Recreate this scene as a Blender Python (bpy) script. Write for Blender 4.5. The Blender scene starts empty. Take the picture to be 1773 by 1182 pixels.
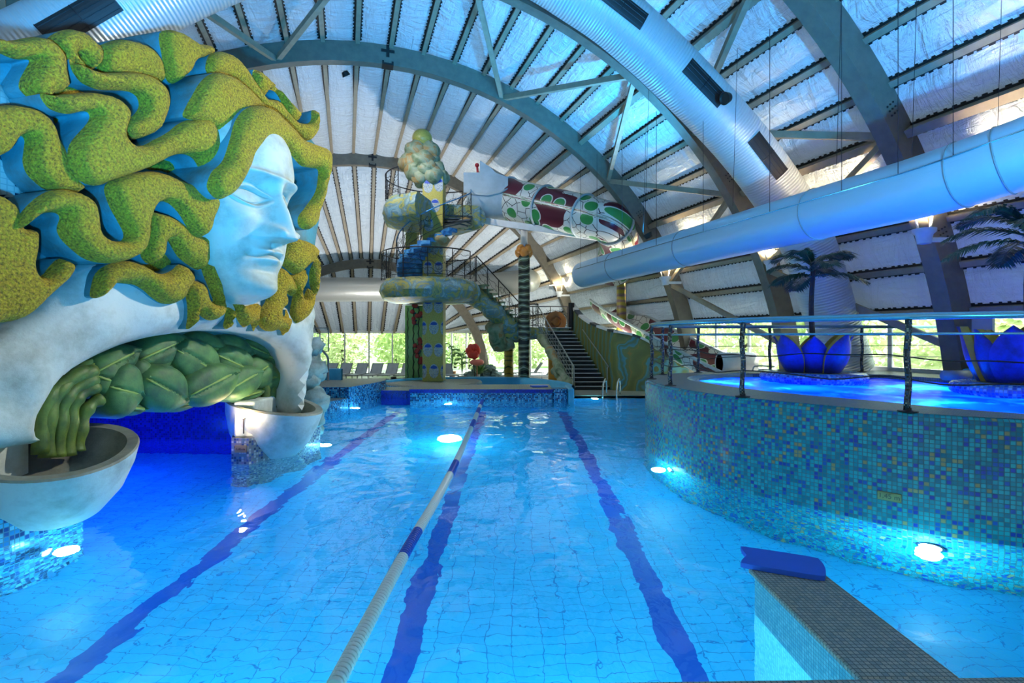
import bpy, bmesh, math, random
from math import sin, cos, pi, radians as R, atan2, hypot, sqrt, exp, floor
from mathutils import Vector, Matrix, noise
random.seed(7)
SC = bpy.context.scene
COL = SC.collection

# ---------------------------------------------------------------- camera, exposure, world
cam_d = bpy.data.cameras.new('camera'); cam = bpy.data.objects.new('camera', cam_d); COL.objects.link(cam)
cam.location = (0, 0, 2.2); cam.rotation_euler = (R(90), 0, 0)
cam_d.sensor_width = 36; cam_d.lens = 36 * 886 / 1773
cam_d.shift_x = -3.5 / 1773; cam_d.shift_y = -9 / 1773
cam_d.clip_start = .05; cam_d.clip_end = 400
SC.camera = cam
SC.view_settings.view_transform = 'Standard'; SC.view_settings.look = 'None'
SC.view_settings.gamma = 1; SC.view_settings.use_curve_mapping = False
SC.view_settings.exposure = 0.4
SC.cycles.use_denoising = True
SC.cycles.max_bounces = 7; SC.cycles.diffuse_bounces = 3; SC.cycles.glossy_bounces = 3
SC.cycles.transmission_bounces = 5; SC.cycles.transparent_max_bounces = 12
SC.cycles.sample_clamp_indirect = 6
SC.cycles.blur_glossy = 1.0
W = bpy.data.worlds.new('sky'); SC.world = W; W.use_nodes = True
wn = W.node_tree.nodes; wl = W.node_tree.links
bg = wn['Background']
sky = wn.new('ShaderNodeTexSky'); sky.sky_type = 'HOSEK_WILKIE'
sky.sun_direction = (.5, .35, .78); sky.turbidity = 4
mixw = wn.new('ShaderNodeMix'); mixw.data_type = 'RGBA'; mixw.inputs[0].default_value = .55
mixw.inputs[7].default_value = (.8, .93, 1, 1)
wl.new(sky.outputs[0], mixw.inputs[6]); wl.new(mixw.outputs[2], bg.inputs[0])
bg.inputs[1].default_value = 5

def lamp(kind, name, loc, power, color, size=.2, rot=None, spot=None, blend=.5, size_y=None):
    d = bpy.data.lights.new(name, kind); d.energy = power; d.color = color
    if kind == 'AREA':
        d.size = size
        if size_y: d.shape = 'RECTANGLE'; d.size_y = size_y
    elif kind == 'SUN': d.angle = size
    else: d.shadow_soft_size = size
    if spot: d.spot_size = R(spot); d.spot_blend = blend
    o = bpy.data.objects.new(name, d); COL.objects.link(o); o.location = loc
    if rot is not None: o.rotation_euler = rot
    return o
def aim(o, tgt):
    o.rotation_euler = (Vector(tgt) - o.location).to_track_quat('-Z', 'Y').to_euler()
sun = lamp('SUN', 'sun', (0, 0, 30), 17, (1, .95, .85), R(2)); sun.rotation_euler = Vector((-.5, -.35, -.78)).to_track_quat('-Z', 'Y').to_euler()

# ---------------------------------------------------------------- frames of the place
HS, HC = .311, .9504            # the hall runs 18 degrees left of the lanes
def H(u, v, z): return Vector((HC * u - HS * v, HS * u + HC * v, z))
HROT = Matrix.Rotation(math.asin(HS), 4, 'Z')
U0, Z0 = 1.36, -.47             # centre of the barrel
def P(px, py, Y): return Vector(((px - 890) / 886 * Y, Y, 2.2 - (py - 582) / 886 * Y))   # survey: a sighted point at a known distance
def PW(px, py, z=0):            # sighted point on a level plane
    Y = (2.2 - z) * 886 / (py - 582); return Vector(((px - 890) / 886 * Y, Y, z))

# ---------------------------------------------------------------- mesh helpers
def put(o, parent=None, label=None, cat=None, group=None, kind=None):
    COL.objects.link(o)
    if parent is not None: o.parent = parent
    return tag(o, label, cat, group, kind)
def tag(o, label=None, cat=None, group=None, kind=None):
    if label: o['label'] = label
    if cat: o['category'] = cat
    if group: o['group'] = group
    if kind: o['kind'] = kind
    return o
def empty(name, loc=(0, 0, 0), rz=0, label=None, cat=None, group=None, kind=None):
    o = bpy.data.objects.new(name, None); o.location = loc; o.rotation_euler = (0, 0, rz); o.empty_display_size = .1
    return put(o, None, label, cat, group, kind)
def clone(o, parent=None, **kw):
    c = o.copy(); COL.objects.link(c); c.parent = parent
    for ch in list(o.children): clone(ch, c)
    for k, v in kw.items(): c[k] = v
    return c

class MB:
    def __init__(s): s.v = []; s.f = []; s.m = []; s.uv = {}
    def add(s, vs, fs, m=0, uvs=None):
        b = len(s.v); s.v += [tuple(p) for p in vs]
        for i, f in enumerate(fs):
            if uvs is not None: s.uv[len(s.f)] = [uvs[k] for k in f]
            s.f.append(tuple(b + k for k in f)); s.m.append(m)
        return s
    def box(s, c, d, m=0, M=None, rz=0):
        x, y, z = d[0] / 2, d[1] / 2, d[2] / 2
        vs = [Vector((a * x, b * y, e * z)) for a in (-1, 1) for b in (-1, 1) for e in (-1, 1)]
        if rz: q = Matrix.Rotation(rz, 3, 'Z'); vs = [q @ p for p in vs]
        vs = [p + Vector(c) for p in vs]
        if M: vs = [M @ p for p in vs]
        return s.add(vs, [(0, 1, 3, 2), (4, 6, 7, 5), (0, 4, 5, 1), (2, 3, 7, 6), (0, 2, 6, 4), (1, 5, 7, 3)], m)
    def beam(s, a, b, w, h, m=0, up=(0, 0, 1)):
        a, b = Vector(a), Vector(b); t = (b - a).normalized(); up = Vector(up)
        x = t.cross(up)
        if x.length < 1e-4: x = t.cross(Vector((1, 0, 0)))
        x.normalize(); y = x.cross(t)
        vs = [p + x * (i * w / 2) + y * (j * h / 2) for p in (a, b) for i, j in ((-1, -1), (1, -1), (1, 1), (-1, 1))]
        return s.add(vs, [(0, 3, 2, 1), (4, 5, 6, 7), (0, 1, 5, 4), (1, 2, 6, 5), (2, 3, 7, 6), (3, 0, 4, 7)], m)
    def tube(s, pts, r, n=10, m=0, closed=False, cap=True, squash=None):
        pts = [Vector(p) for p in pts]; N = len(pts)
        if isinstance(r, (int, float)): r = [r] * N
        T = []
        for i in range(N):
            if closed: t = pts[(i + 1) % N] - pts[i - 1]
            else: t = pts[min(i + 1, N - 1)] - pts[max(i - 1, 0)]
            T.append(t.normalized() if t.length > 1e-9 else Vector((0, 0, 1)))
        x = T[0].cross(Vector((0, 0, 1)))
        if x.length < 1e-3: x = T[0].cross(Vector((1, 0, 0)))
        x.normalize(); vs = []; uv = []; L = 0
        for i in range(N):
            if i: L += (pts[i] - pts[i - 1]).length
            x = (x - T[i] * x.dot(T[i]))
            if x.length < 1e-6: x = T[i].orthogonal()
            x.normalize(); y = T[i].cross(x)
            for k in range(n):
                a = 2 * pi * k / n; sx, sy = squash or (1, 1)
                vs.append(pts[i] + (x * cos(a) * sx + y * sin(a) * sy) * r[i]); uv.append((L, a * max(r)))
        fs = []
        for i in range(N if closed else N - 1):
            for k in range(n):
                a, b = i * n + k, i * n + (k + 1) % n; c, d = ((i + 1) % N) * n + (k + 1) % n, ((i + 1) % N) * n + k
                fs.append((a, b, c, d))
        if cap and not closed: fs += [tuple(range(n - 1, -1, -1)), tuple((N - 1) * n + k for k in range(n))]
        return s.add(vs, fs, m, uv)
    def lathe(s, prof, c=(0, 0, 0), n=24, m=0, M=None, wob=None):
        vs = []; uv = []; c = Vector(c); rm = max(p[0] for p in prof); L = 0
        for j, (r, z) in enumerate(prof):
            if j: L += hypot(r - prof[j - 1][0], z - prof[j - 1][1])
            for k in range(n):
                a = 2 * pi * k / n; q = r * (wob(a, j) if wob else 1)
                p = Vector((q * cos(a), q * sin(a), z))
                vs.append((M @ p if M else p) + c); uv.append((a * rm, L))
        fs = [(j * n + k, j * n + (k + 1) % n, (j + 1) * n + (k + 1) % n, (j + 1) * n + k) for j in range(len(prof) - 1) for k in range(n)]
        if prof[0][0] > 1e-4: fs.append(tuple(range(n - 1, -1, -1)))
        if prof[-1][0] > 1e-4: fs.append(tuple((len(prof) - 1) * n + k for k in range(n)))
        return s.add(vs, fs, m, uv)
    def grid(s, rows, m=0, uvs=None, closed=False, flip=False):
        n = len(rows[0]); vs = [p for r in rows for p in r]
        fs = []
        for j in range(len(rows) - 1):
            for k in range(n if closed else n - 1):
                a, b, c, d = j * n + k, j * n + (k + 1) % n, (j + 1) * n + (k + 1) % n, (j + 1) * n + k
                fs.append((d, c, b, a) if flip else (a, b, c, d))
        return s.add(vs, fs, m, [q for r in uvs for q in r] if uvs else None)
    def prism(s, poly, z0, z1, m=0, mt=None, sides=True, bottom=True, uvside=True):
        n = len(poly); L = [0]
        for i in range(n): L.append(L[-1] + hypot(poly[(i + 1) % n][0] - poly[i][0], poly[(i + 1) % n][1] - poly[i][1]))
        s.add([(p[0], p[1], z1) for p in poly], [tuple(range(n))], m if mt is None else mt)
        if bottom: s.add([(p[0], p[1], z0) for p in poly], [tuple(range(n - 1, -1, -1))], m)
        if sides:
            for i in range(n):
                a, b = poly[i], poly[(i + 1) % n]
                s.add([(a[0], a[1], z0), (b[0], b[1], z0), (b[0], b[1], z1), (a[0], a[1], z1)], [(0, 1, 2, 3)], m,
                      [(L[i], z0), (L[i + 1], z0), (L[i + 1], z1), (L[i], z1)])
        return s
    def ball(s, c, r, n=14, k=9, m=0, sc=(1, 1, 1), rough=0, seed=0):
        vs = []; fs = []
        for j in range(k + 1):
            th = pi * j / k
            for i in range(n):
                a = 2 * pi * i / n
                d = Vector((sin(th) * cos(a), sin(th) * sin(a), cos(th)))
                q = r * (1 + (rough * noise.noise(d * 1.7 + Vector((seed, seed * .7, 0))) if rough else 0))
                vs.append(Vector(c) + Vector((d.x * sc[0], d.y * sc[1], d.z * sc[2])) * q)
        for j in range(k):
            for i in range(n): fs.append((j * n + i, (j + 1) * n + i, (j + 1) * n + (i + 1) % n, j * n + (i + 1) % n))
        return s.add(vs, fs, m)
    def build(s, name, mats, parent=None, smooth=False, label=None, cat=None, group=None, kind=None, bevel=0, sub=0, auto=False, weld=True, origin=None):
        me = bpy.data.meshes.new(name)
        vs = s.v
        if origin is not None: o0 = Vector(origin); vs = [tuple(Vector(p) - o0) for p in vs]
        me.from_pydata(vs, [], s.f)
        for m in (mats if isinstance(mats, (list, tuple)) else [mats]): me.materials.append(m)
        me.polygons.foreach_set('material_index', s.m)
        ul = me.uv_layers.new(name='UVMap').data
        for i, p in enumerate(me.polygons):
            u = s.uv.get(i)
            if u is None:
                nx, ny, nz = (abs(q) for q in p.normal)
                for li in p.loop_indices:
                    c = s.v[me.loops[li].vertex_index]
                    if nz >= nx and nz >= ny: ul[li].uv = (c[0], c[1])
                    elif nx > ny: ul[li].uv = (c[1], c[2])
                    else: ul[li].uv = (c[0], c[2])
            else:
                for li, q in zip(p.loop_indices, u): ul[li].uv = q
        if weld:
            bm = bmesh.new(); bm.from_mesh(me); bmesh.ops.remove_doubles(bm, verts=bm.verts, dist=1e-5)
            bmesh.ops.recalc_face_normals(bm, faces=bm.faces); bm.to_mesh(me); bm.free()
        if smooth: me.polygons.foreach_set('use_smooth', [True] * len(me.polygons))
        if auto: me.set_sharp_from_angle(angle=R(38))
        me.update()
        o = bpy.data.objects.new(name, me)
        if origin is not None: o.location = origin
        if bevel: b = o.modifiers.new('bevel', 'BEVEL'); b.width = bevel; b.segments = 3; b.limit_method = 'ANGLE'; b.angle_limit = R(40)
        if sub: q = o.modifiers.new('sub', 'SUBSURF'); q.levels = sub; q.render_levels = sub
        return put(o, parent, label, cat, group, kind)

def spline(pts, n=8, closed=False):
    out = []; N = len(pts); pts = [Vector(p) for p in pts]
    for i in range(N if closed else N - 1):
        g = lambda k: pts[k % N] if closed else pts[max(0, min(N - 1, k))]
        p0, p1, p2, p3 = g(i - 1), g(i), g(i + 1), g(i + 2)
        for j in range(n):
            t = j / n
            out.append(.5 * ((2 * p1) + (p2 - p0) * t + (2 * p0 - 5 * p1 + 4 * p2 - p3) * t * t + (3 * p1 - p0 - 3 * p2 + p3) * t ** 3))
    if not closed: out.append(pts[-1])
    return out
def interp(xs, ys, x):
    if x <= xs[0]: return ys[0]
    for i in range(1, len(xs)):
        if x <= xs[i]:
            t = (x - xs[i - 1]) / (xs[i] - xs[i - 1]); return ys[i - 1] + (ys[i] - ys[i - 1]) * t
    return ys[-1]

# ---------------------------------------------------------------- materials
class NT:
    def __init__(s, name):
        s.m = bpy.data.materials.new(name); s.m.use_nodes = True; s.t = s.m.node_tree; s.n = s.t.nodes
        s.b = s.n['Principled BSDF']; s.out = s.n['Material Output']
    def new(s, ty, **kw):
        n = s.n.new('ShaderNode' + ty)
        for k, v in kw.items():
            if k.startswith('i'): n.inputs[int(k[1:])].default_value = v
            else: setattr(n, k, v)
        return n
    def link(s, a, b): s.t.links.new(a, b)
    def math(s, op, a, b=None):
        n = s.n.new('ShaderNodeMath'); n.operation = op
        for i, x in enumerate((a, b)):
            if x is None: continue
            if isinstance(x, (int, float)): n.inputs[i].default_value = x
            else: s.link(x, n.inputs[i])
        return n.outputs[0]
    def ramp(s, fac, stops, const=False):
        n = s.n.new('ShaderNodeValToRGB'); e = n.color_ramp.elements
        if const: n.color_ramp.interpolation = 'CONSTANT'
        while len(e) < len(stops): e.new(.5)
        for el, (p, c) in zip(e, stops): el.position = p; el.color = (*c, 1)
        s.link(fac, n.inputs[0]); return n.outputs[0]
    def mix(s, fac, a, b, mode='MIX'):
        n = s.n.new('ShaderNodeMix'); n.data_type = 'RGBA'; n.blend_type = mode
        for i, x in ((0, fac), (6, a), (7, b)):
            if isinstance(x, (int, float)): n.inputs[i].default_value = x
            elif isinstance(x, tuple): n.inputs[i].default_value = (*x, 1)
            else: s.link(x, n.inputs[i])
        return n.outputs[2]
    def coord(s, kind='Object', scale=None):
        tc = s.n.new('ShaderNodeTexCoord'); o = tc.outputs[kind]
        if scale:
            mp = s.n.new('ShaderNodeMapping'); mp.inputs[3].default_value = scale; s.link(o, mp.inputs[0]); o = mp.outputs[0]
        return o
    def noise(s, co, scale, detail=4, rough=.55, dist=0):
        n = s.new('TexNoise'); n.inputs['Scale'].default_value = scale; n.inputs['Detail'].default_value = detail
        n.inputs['Roughness'].default_value = rough; n.inputs['Distortion'].default_value = dist
        s.link(co, n.inputs['Vector']); return n.outputs['Fac']
    def bump(s, h, strength=.3, dist=.05, to=None):
        n = s.new('Bump'); n.inputs['Strength'].default_value = strength; n.inputs['Distance'].default_value = dist
        s.link(h, n.inputs['Height']); s.link(n.outputs[0], (to or s.b).inputs['Normal']); return n.outputs[0]
    def set(s, **kw):
        for k, v in kw.items():
            k = k.replace('_', ' ')
            if isinstance(v, (int, float)): s.b.inputs[k].default_value = v
            elif isinstance(v, tuple): s.b.inputs[k].default_value = (*v, 1)
            else: s.link(v, s.b.inputs[k])
        return s

def plain(name, col, rough=.5, metal=0, var=.12, vs=3, bump=0, bs=40, spec=None):
    t = NT(name); co = t.coord(); n = t.noise(co, vs, 5)
    d = tuple(max(0, c * (1 - var)) for c in col); l = tuple(min(1, c * (1 + var)) for c in col)
    t.set(Base_Color=t.ramp(n, [(.3, d), (.7, l)]), Roughness=rough, Metallic=metal)
    if bump: t.bump(t.noise(co, bs, 3), bump, .01)
    return t.m
def glow(name, col, s):
    t = NT(name); t.set(Base_Color=(1, 1, 1), Emission_Color=col, Emission_Strength=s); return t.m
def mosaic(name, stops, size=.03, grout=(.35, .4, .42), rough=.22, gw=.09, bump=.25, big=None):
    """square glass tiles: each cell of the tile grid takes one colour of the palette"""
    t = NT(name); uv = t.coord('UV', (1 / size, 1 / size, 1))
    fl = t.new('VectorMath', operation='FLOOR'); t.link(uv, fl.inputs[0])
    wnz = t.new('TexWhiteNoise', noise_dimensions='2D'); t.link(fl.outputs[0], wnz.inputs['Vector'])
    f = wnz.outputs['Value']
    if big:
        nb = t.noise(fl.outputs[0], big[0], 2); f = t.math('ADD', f, t.math('MULTIPLY', t.math('SUBTRACT', nb, .5), big[1]))
        f = t.math('MINIMUM', t.math('MAXIMUM', f, 0), .999)
    col = t.ramp(f, stops, True)
    fr = t.new('VectorMath', operation='FRACTION'); t.link(uv, fr.inputs[0])
    sp = t.new('SeparateXYZ'); t.link(fr.outputs[0], sp.inputs[0])
    ex = t.math('ABSOLUTE', t.math('SUBTRACT', sp.outputs[0], .5)); ey = t.math('ABSOLUTE', t.math('SUBTRACT', sp.outputs[1], .5))
    g = t.math('GREATER_THAN', t.math('MAXIMUM', ex, ey), .5 - gw)
    t.set(Base_Color=t.mix(g, col, grout), Roughness=t.math('ADD', t.math('MULTIPLY', g, .5), rough))
    t.bump(t.math('SUBTRACT', 1, g), bump, .003)
    return t.m
M = {}
M['jac'] = mosaic('turquoise_mosaic', [(0, (.006, .26, .34)), (.22, (.012, .36, .44)), (.48, (.003, .17, .25)), (.62, (.02, .4, .46)), (.75, (.005, .1, .42)), (.86, (.01, .05, .36)), (.94, (.28, .27, .13))], .048, (.02, .13, .16), big=(.05, .55))
M['deck'] = mosaic('grey_stone_mosaic', [(0, (.24, .27, .22)), (.3, (.29, .31, .26)), (.6, (.35, .33, .25)), (.85, (.19, .24, .21))], .032, (.10, .12, .11), .4)
M['bluem'] = mosaic('speckled_blue_mosaic', [(0, (.02, .2, .5)), (.25, (.06, .42, .75)), (.5, (.008, .04, .2)), (.68, (.2, .55, .75)), (.85, (.005, .02, .1))], .05, (.04, .15, .25))
M['navym'] = mosaic('royal_blue_mosaic', [(0, (.004, .012, .3)), (.4, (.006, .02, .45)), (.75, (.003, .008, .18))], .045, (.004, .01, .2))
M['greym'] = mosaic('grey_and_blue_mosaic', [(0, (.12, .16, .2)), (.3, (.03, .06, .2)), (.5, (.3, .33, .36)), (.7, (.02, .03, .08)), (.85, (.15, .14, .2))], .045, (.1, .12, .14))
M['goldm'] = mosaic('golden_mosaic', [(0, (.55, .33, .03)), (.3, (.72, .48, .07)), (.6, (.4, .24, .03)), (.85, (.6, .5, .12))], .03, (.3, .24, .08))
# pool floor: pale blue tiles with the three dark lane lines
def pool_floor():
    t = NT('pale_blue_pool_tiles'); co = t.coord('Object')
    br = t.new('TexBrick', offset=0); t.link(co, br.inputs['Vector'])
    br.inputs['Scale'].default_value = 1; br.inputs['Brick Width'].default_value = .25; br.inputs['Row Height'].default_value = .125
    br.inputs['Mortar Size'].default_value = .004; br.inputs['Color1'].default_value = (.04, .49, .84, 1); br.inputs['Color2'].default_value = (.03, .44, .79, 1)
    br.inputs['Mortar'].default_value = (.01, .2, .55, 1)
    sp = t.new('SeparateXYZ'); t.link(co, sp.inputs[0]); m = None
    for x in (-3.75, -1.02, 1.55):
        q = t.math('LESS_THAN', t.math('ABSOLUTE', t.math('SUBTRACT', sp.outputs[0], x)), .13)
        m = q if m is None else t.math('MAXIMUM', m, q)
    a = t.math('MULTIPLY', t.math('LESS_THAN', sp.outputs[1], 16.5), t.math('GREATER_THAN', sp.outputs[1], 3.9))
    m = t.math('MULTIPLY', m, a)
    for x in (-3.75, -1.02, 1.55):
        q = t.math('MULTIPLY', t.math('LESS_THAN', t.math('ABSOLUTE', t.math('SUBTRACT', sp.outputs[0], x)), .5), t.math('LESS_THAN', t.math('ABSOLUTE', t.math('SUBTRACT', sp.outputs[1], 3.85)), .13))
        m = t.math('MAXIMUM', m, q)
    t.set(Base_Color=t.mix(m, br.outputs[0], (.004, .07, .42)), Roughness=.35)
    return t.m
M['pool'] = pool_floor()
def water(name, tint, bs=1.0, strength=.35, foam=False):
    t = NT(name); co = t.coord('Object', (1, .75, 1))
    n1 = t.noise(co, 2.2 * bs, 2, .4, .5); n2 = t.noise(co, 9 * bs, 2, .5, .3)
    h = t.math('ADD', t.math('MULTIPLY', n1, 1.0), t.math('MULTIPLY', n2, .07))
    t.set(Base_Color=tint, Roughness=0.02, IOR=1.33, Transmission_Weight=1)
    t.bump(h, strength, .12)
    return t.m
M['water'] = water('clear_pool_water', (.55, .92, 1), .75, .36)
def foamy():
    t = NT('bubbling_blue_water'); co = t.coord(); n = t.noise(co, 1.1, 4, .6, .8); n2 = t.noise(co, 7, 4, .6, .5)
    t.set(Base_Color=(.02, .16, .8), Roughness=.12, IOR=1.33)
    bn = t.bump(t.math('ADD', n, t.math('MULTIPLY', n2, .35)), .6, .12)
    tr = t.new('BsdfTranslucent'); t.link(t.ramp(n, [(.48, (.005, .07, .9)), (.64, (.05, .4, 1)), (.76, (.5, .8, 1))]), tr.inputs[0])
    mx = t.new('MixShader', i0=.7); t.link(t.b.outputs[0], mx.inputs[1]); t.link(tr.outputs[0], mx.inputs[2]); t.link(mx.outputs[0], t.out.inputs[0]); return t.m
M['jwater'] = foamy()
def film():
    t = NT('roof_film'); uv = t.coord('UV')
    mp = t.new('Mapping'); mp.inputs[3].default_value = (1.6, .55, 1); t.link(uv, mp.inputs[0])
    mp2 = t.new('Mapping'); mp2.inputs[3].default_value = (.55, 3.0, 1); t.link(uv, mp2.inputs[0])
    a = t.noise(mp.outputs[0], 1.6, 5, .6, 1.5); b = t.noise(mp2.outputs[0], 2.2, 4, .6, 1.0)
    t.set(Base_Color=(.6, .66, .7), Roughness=.16, Specular_IOR_Level=.9)
    bn = t.bump(t.math('ADD', a, t.math('MULTIPLY', b, .6)), .8, .2)
    tr = t.new('BsdfTranslucent', i0=(.4, .55, .75, 1))
    mx = t.new('MixShader', i0=.015); t.link(t.b.outputs[0], mx.inputs[1]); t.link(tr.outputs[0], mx.inputs[2]); t.link(mx.outputs[0], t.out.inputs[0])
    return t.m
M['film'] = film()
def wood(name, c1, c2, sc=(1, 1, 1)):
    t = NT(name); co = t.coord('Object', sc); n = t.noise(co, 5, 6, .6); n2 = t.noise(co, .8, 2)
    c = t.ramp(n, [(.3, c1), (.7, c2)]); t.set(Base_Color=t.mix(t.math('MULTIPLY', n2, .4), c, c1), Roughness=.6); t.bump(n, .15, .01); return t.m
M['glulam'] = wood('glued_timber', (.12, .11, .085), (.18, .16, .12))
M['purlin'] = wood('pale_timber', (.24, .2, .14), (.34, .29, .2))
M['black'] = plain('black_rubber', (.006, .006, .007), .6)
M['iron'] = plain('dark_wrought_iron', (.02, .02, .025), .4, .6, bump=.4)
M['steel'] = plain('polished_steel', (.6, .66, .7), .18, 1, .05)
M['white'] = plain('white_paint', (.68, .7, .7), .45)
M['grey'] = plain('grey_paint', (.25, .27, .28), .5)
M['tilefloor'] = plain('pale_stone_floor', (.4, .42, .42), .3, var=.08, vs=2)
M['wallp'] = plain('pale_plaster', (.45, .5, .52), .7)
def glass():
    t = NT('window_glass'); tr = t.new('BsdfTransparent', i0=(.93, .97, .96, 1)); gl = t.new('BsdfGlossy'); gl.inputs['Roughness'].default_value = .02
    fr = t.new('Fresnel'); fr.inputs[0].default_value = 1.45
    mx = t.new('MixShader'); t.link(fr.outputs[0], mx.inputs[0]); t.link(tr.outputs[0], mx.inputs[1]); t.link(gl.outputs[0], mx.inputs[2]); t.link(mx.outputs[0], t.out.inputs[0])
    return t.m
M['glass'] = glass()
def duct_mat(name, c, ribs):
    t = NT(name); uv = t.coord('UV'); sp = t.new('SeparateXYZ'); t.link(uv, sp.inputs[0])
    t.set(Base_Color=c, Roughness=.38, Metallic=.25)
    n = t.noise(uv, 3, 3)
    if ribs:
        s = t.math('SINE', t.math('MULTIPLY', sp.outputs[0], 2 * pi / ribs)); t.bump(t.math('ADD', s, t.math('MULTIPLY', n, 2)), .55, .012)
    else: t.bump(n, .25, .05)
    return t.m
M['ribduct'] = duct_mat('ribbed_fabric_duct', (.55, .6, .62), .07)
M['duct'] = duct_mat('smooth_fabric_duct', (.42, .56, .66), 0)
# ================================================================ THE SETTING: the hall
HDR = 2.5                                   # height of the window head above the water
ROWS = [(-9, 12.1, 0), (-4, 12.1, 0), (2.9, 12.1, 0), (7.65, 12.1, 0), (12.24, 12.1, 0), (17, 12.1, 0), (27.2, 12.0, 0), (31, 7.3, 0)]
def hd(i): return 2.8 if i < 6 else (2.65 if i == 6 else HDR)
def amin(r, z=2.8): return math.degrees(math.asin((z - Z0) / r))
def arcpt(v, r, a): return H(U0 + r * cos(R(a)), v, Z0 + r * sin(R(a)))
NP = 30
def rowpt(i, t, dr=0):
    """point at fraction t (0 = right eave, 1 = left eave) on section i of the roof"""
    if i < 8:
        v, r, _ = ROWS[i]; a0 = amin(r, hd(i)); return arcpt(v, r + dr, a0 + (180 - 2 * a0) * t)
    c = cos(R(14 + 152 * t)); return H(U0 + 4.55 * c, 34, HDR + dr)
fm = MB()
for i in range(8):
    nv = 10 if i in (5,) else (5 if i < 7 else 3)
    L0 = [0, 5, 12, 16.6, 21.2, 26, 36, 43, 50]
    for k in range(NP):
        rows = []; uvs = []
        for a in range(7):
            s = a / 6; rw = []; ur = []
            for b in range(nv + 1):
                q = b / nv; t = (k + s) / NP
                p = rowpt(i, t).lerp(rowpt(i + 1, t), q)
                bl = -.13 * sin(pi * s) ** .7 * (1 if i < 7 else .5) * (.75 + .25 * sin(pi * q))
                ctr = H(U0, 0, 0); mid = H(U0, ROWS[min(i, 6)][0] * (1 - q) + (ROWS[i + 1][0] if i < 7 else 34) * q, Z0)
                p = p + (p - mid).normalized() * bl
                rw.append(p); ur.append((L0[i] + (L0[i + 1] - L0[i]) * q + k * 3.1, (k + s) * 1.05 + i * 7))
            rows.append(rw); uvs.append(ur)
        fm.grid(rows, 0, uvs)
fm.build('ceiling', M['film'], smooth=True, kind='structure', weld=False, label='translucent film ceiling stretched between the roof purlins')

def arch(v, r, w=.26, h=.62, foot=-0.3, n=60, flat=0):
    mb = MB(); a0 = math.degrees(math.asin(max(-.99, (foot - Z0) / r)))
    rows = []
    for k in range(n + 1):
        a = a0 + (180 - 2 * a0) * k / n
        rows.append([arcpt(v + dv, r + dr, a) for dv, dr in ((-w / 2, -h), (w / 2, -h), (w / 2, 0), (-w / 2, 0))])
    mb.grid(rows, 0, closed=True)
    mb.f.append((0, 1, 2, 3)); mb.m.append(0); b = n * 4; mb.f.append((b + 3, b + 2, b + 1, b)); mb.m.append(0)
    o = mb.build('arch_beam', M['glulam'], kind='structure')
    for a, f in ((90.5, 1),):                                    # ridge connector
        q = MB(); c = arcpt(v, r - h / 2, a)
        q.box((0, 0, .12), (.42, w + .03, .09)); q.box((0, 0, .12), (.1, w + .035, h * .62)); q.box((0, 0, -h / 2 + .02), (.36, w + .03, .06))
        for k in (-1, 1): q.box((k * .15, 0, -h / 2 + .06), (.06, w + .036, .1))
        e = q.build('ridge_bracket', M['black'], o); e.matrix_world = Matrix.Translation(c) @ HROT
    if v < 25:                                                   # bolt groups at the haunches
        q = MB()
        for a in (38, 142, 24, 156):
            for k in range(3):
                for j in range(3): q.box(arcpt(v - w / 2 - .005, r - h * .35 - .1 * j, a + .5 * k), (.03, .03, .03))
        q.build('bolt', M['black'], o)
    return o
for v in (-4, 2.9, 7.65, 12.24, 17, 27.2): arch(v, 12.0, w=.36 if v < 10 else .3)
arch(31, 7.15, .28, .5)

def purlin_mesh(a, b, up, w, h, teeth=True):
    mb = MB(); a, b = Vector(a), Vector(b); mb.beam(a, b, w, h, 0, up)
    t = (b - a).normalized(); x = t.cross(Vector(up)).normalized(); y = x.cross(t); L = (b - a).length
    for s in (-1, 1):
        o = x * (s * (w / 2 + .022)) + y * (h * .12)
        mb.beam(a + o, b + o, .045, .03, 1, up)
        if teeth:
            n = int(L / .16)
            for k in range(n):
                p = a + t * ((k + .5 + .3 * random.random()) * L / n) + x * (s * (w / 2 + .05)) + y * (h * .12)
                mb.beam(p, p + t * (.05 + .05 * random.random()), .05, .02, 1, up)
    return mb
for i in range(1, 6):                                            # straight barrel bays
    v0, v1 = ROWS[i][0] + .15, ROWS[i + 1][0] - .15; base = None; a0 = amin(12.1)
    for k in range(NP + 1):
        a = a0 + (180 - 2 * a0) * k / NP; big = k in (4, 8, 22, 26)
        key = 'b' if big else 's'
        if base is None: base = {}
        if key not in base:
            w, h = (.17, .42) if big else (.13, .2)
            mb = purlin_mesh((12.1 - h / 2 + .02, v0, 0), (12.1 - h / 2 + .02, v1, 0), (1, 0, 0), w, h)
            o = mb.build('roof_purlin', [M['purlin'], M['black']], kind='structure', weld=False); base[key] = o
        else: o = base[key].copy(); COL.objects.link(o)
        o.matrix_world = HROT @ Matrix.Translation((U0, 0, Z0)) @ Matrix.Rotation(-R(a), 4, 'Y')
for i in (6, 7):                                                 # converging purlins of the end bays
    for k in range(0 if i == 6 else 1, NP + (1 if i == 6 else 0), 1 if i == 6 else 2):
        t = k / NP; a, b = rowpt(i, t, -.1), rowpt(i + 1, t, -.08)
        mid = H(U0, 29, Z0); purlin_mesh(a, b, (a - mid).normalized(), .14, .18, True).build('roof_purlin', [M['purlin'], M['black']], kind='structure', weld=False)
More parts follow.
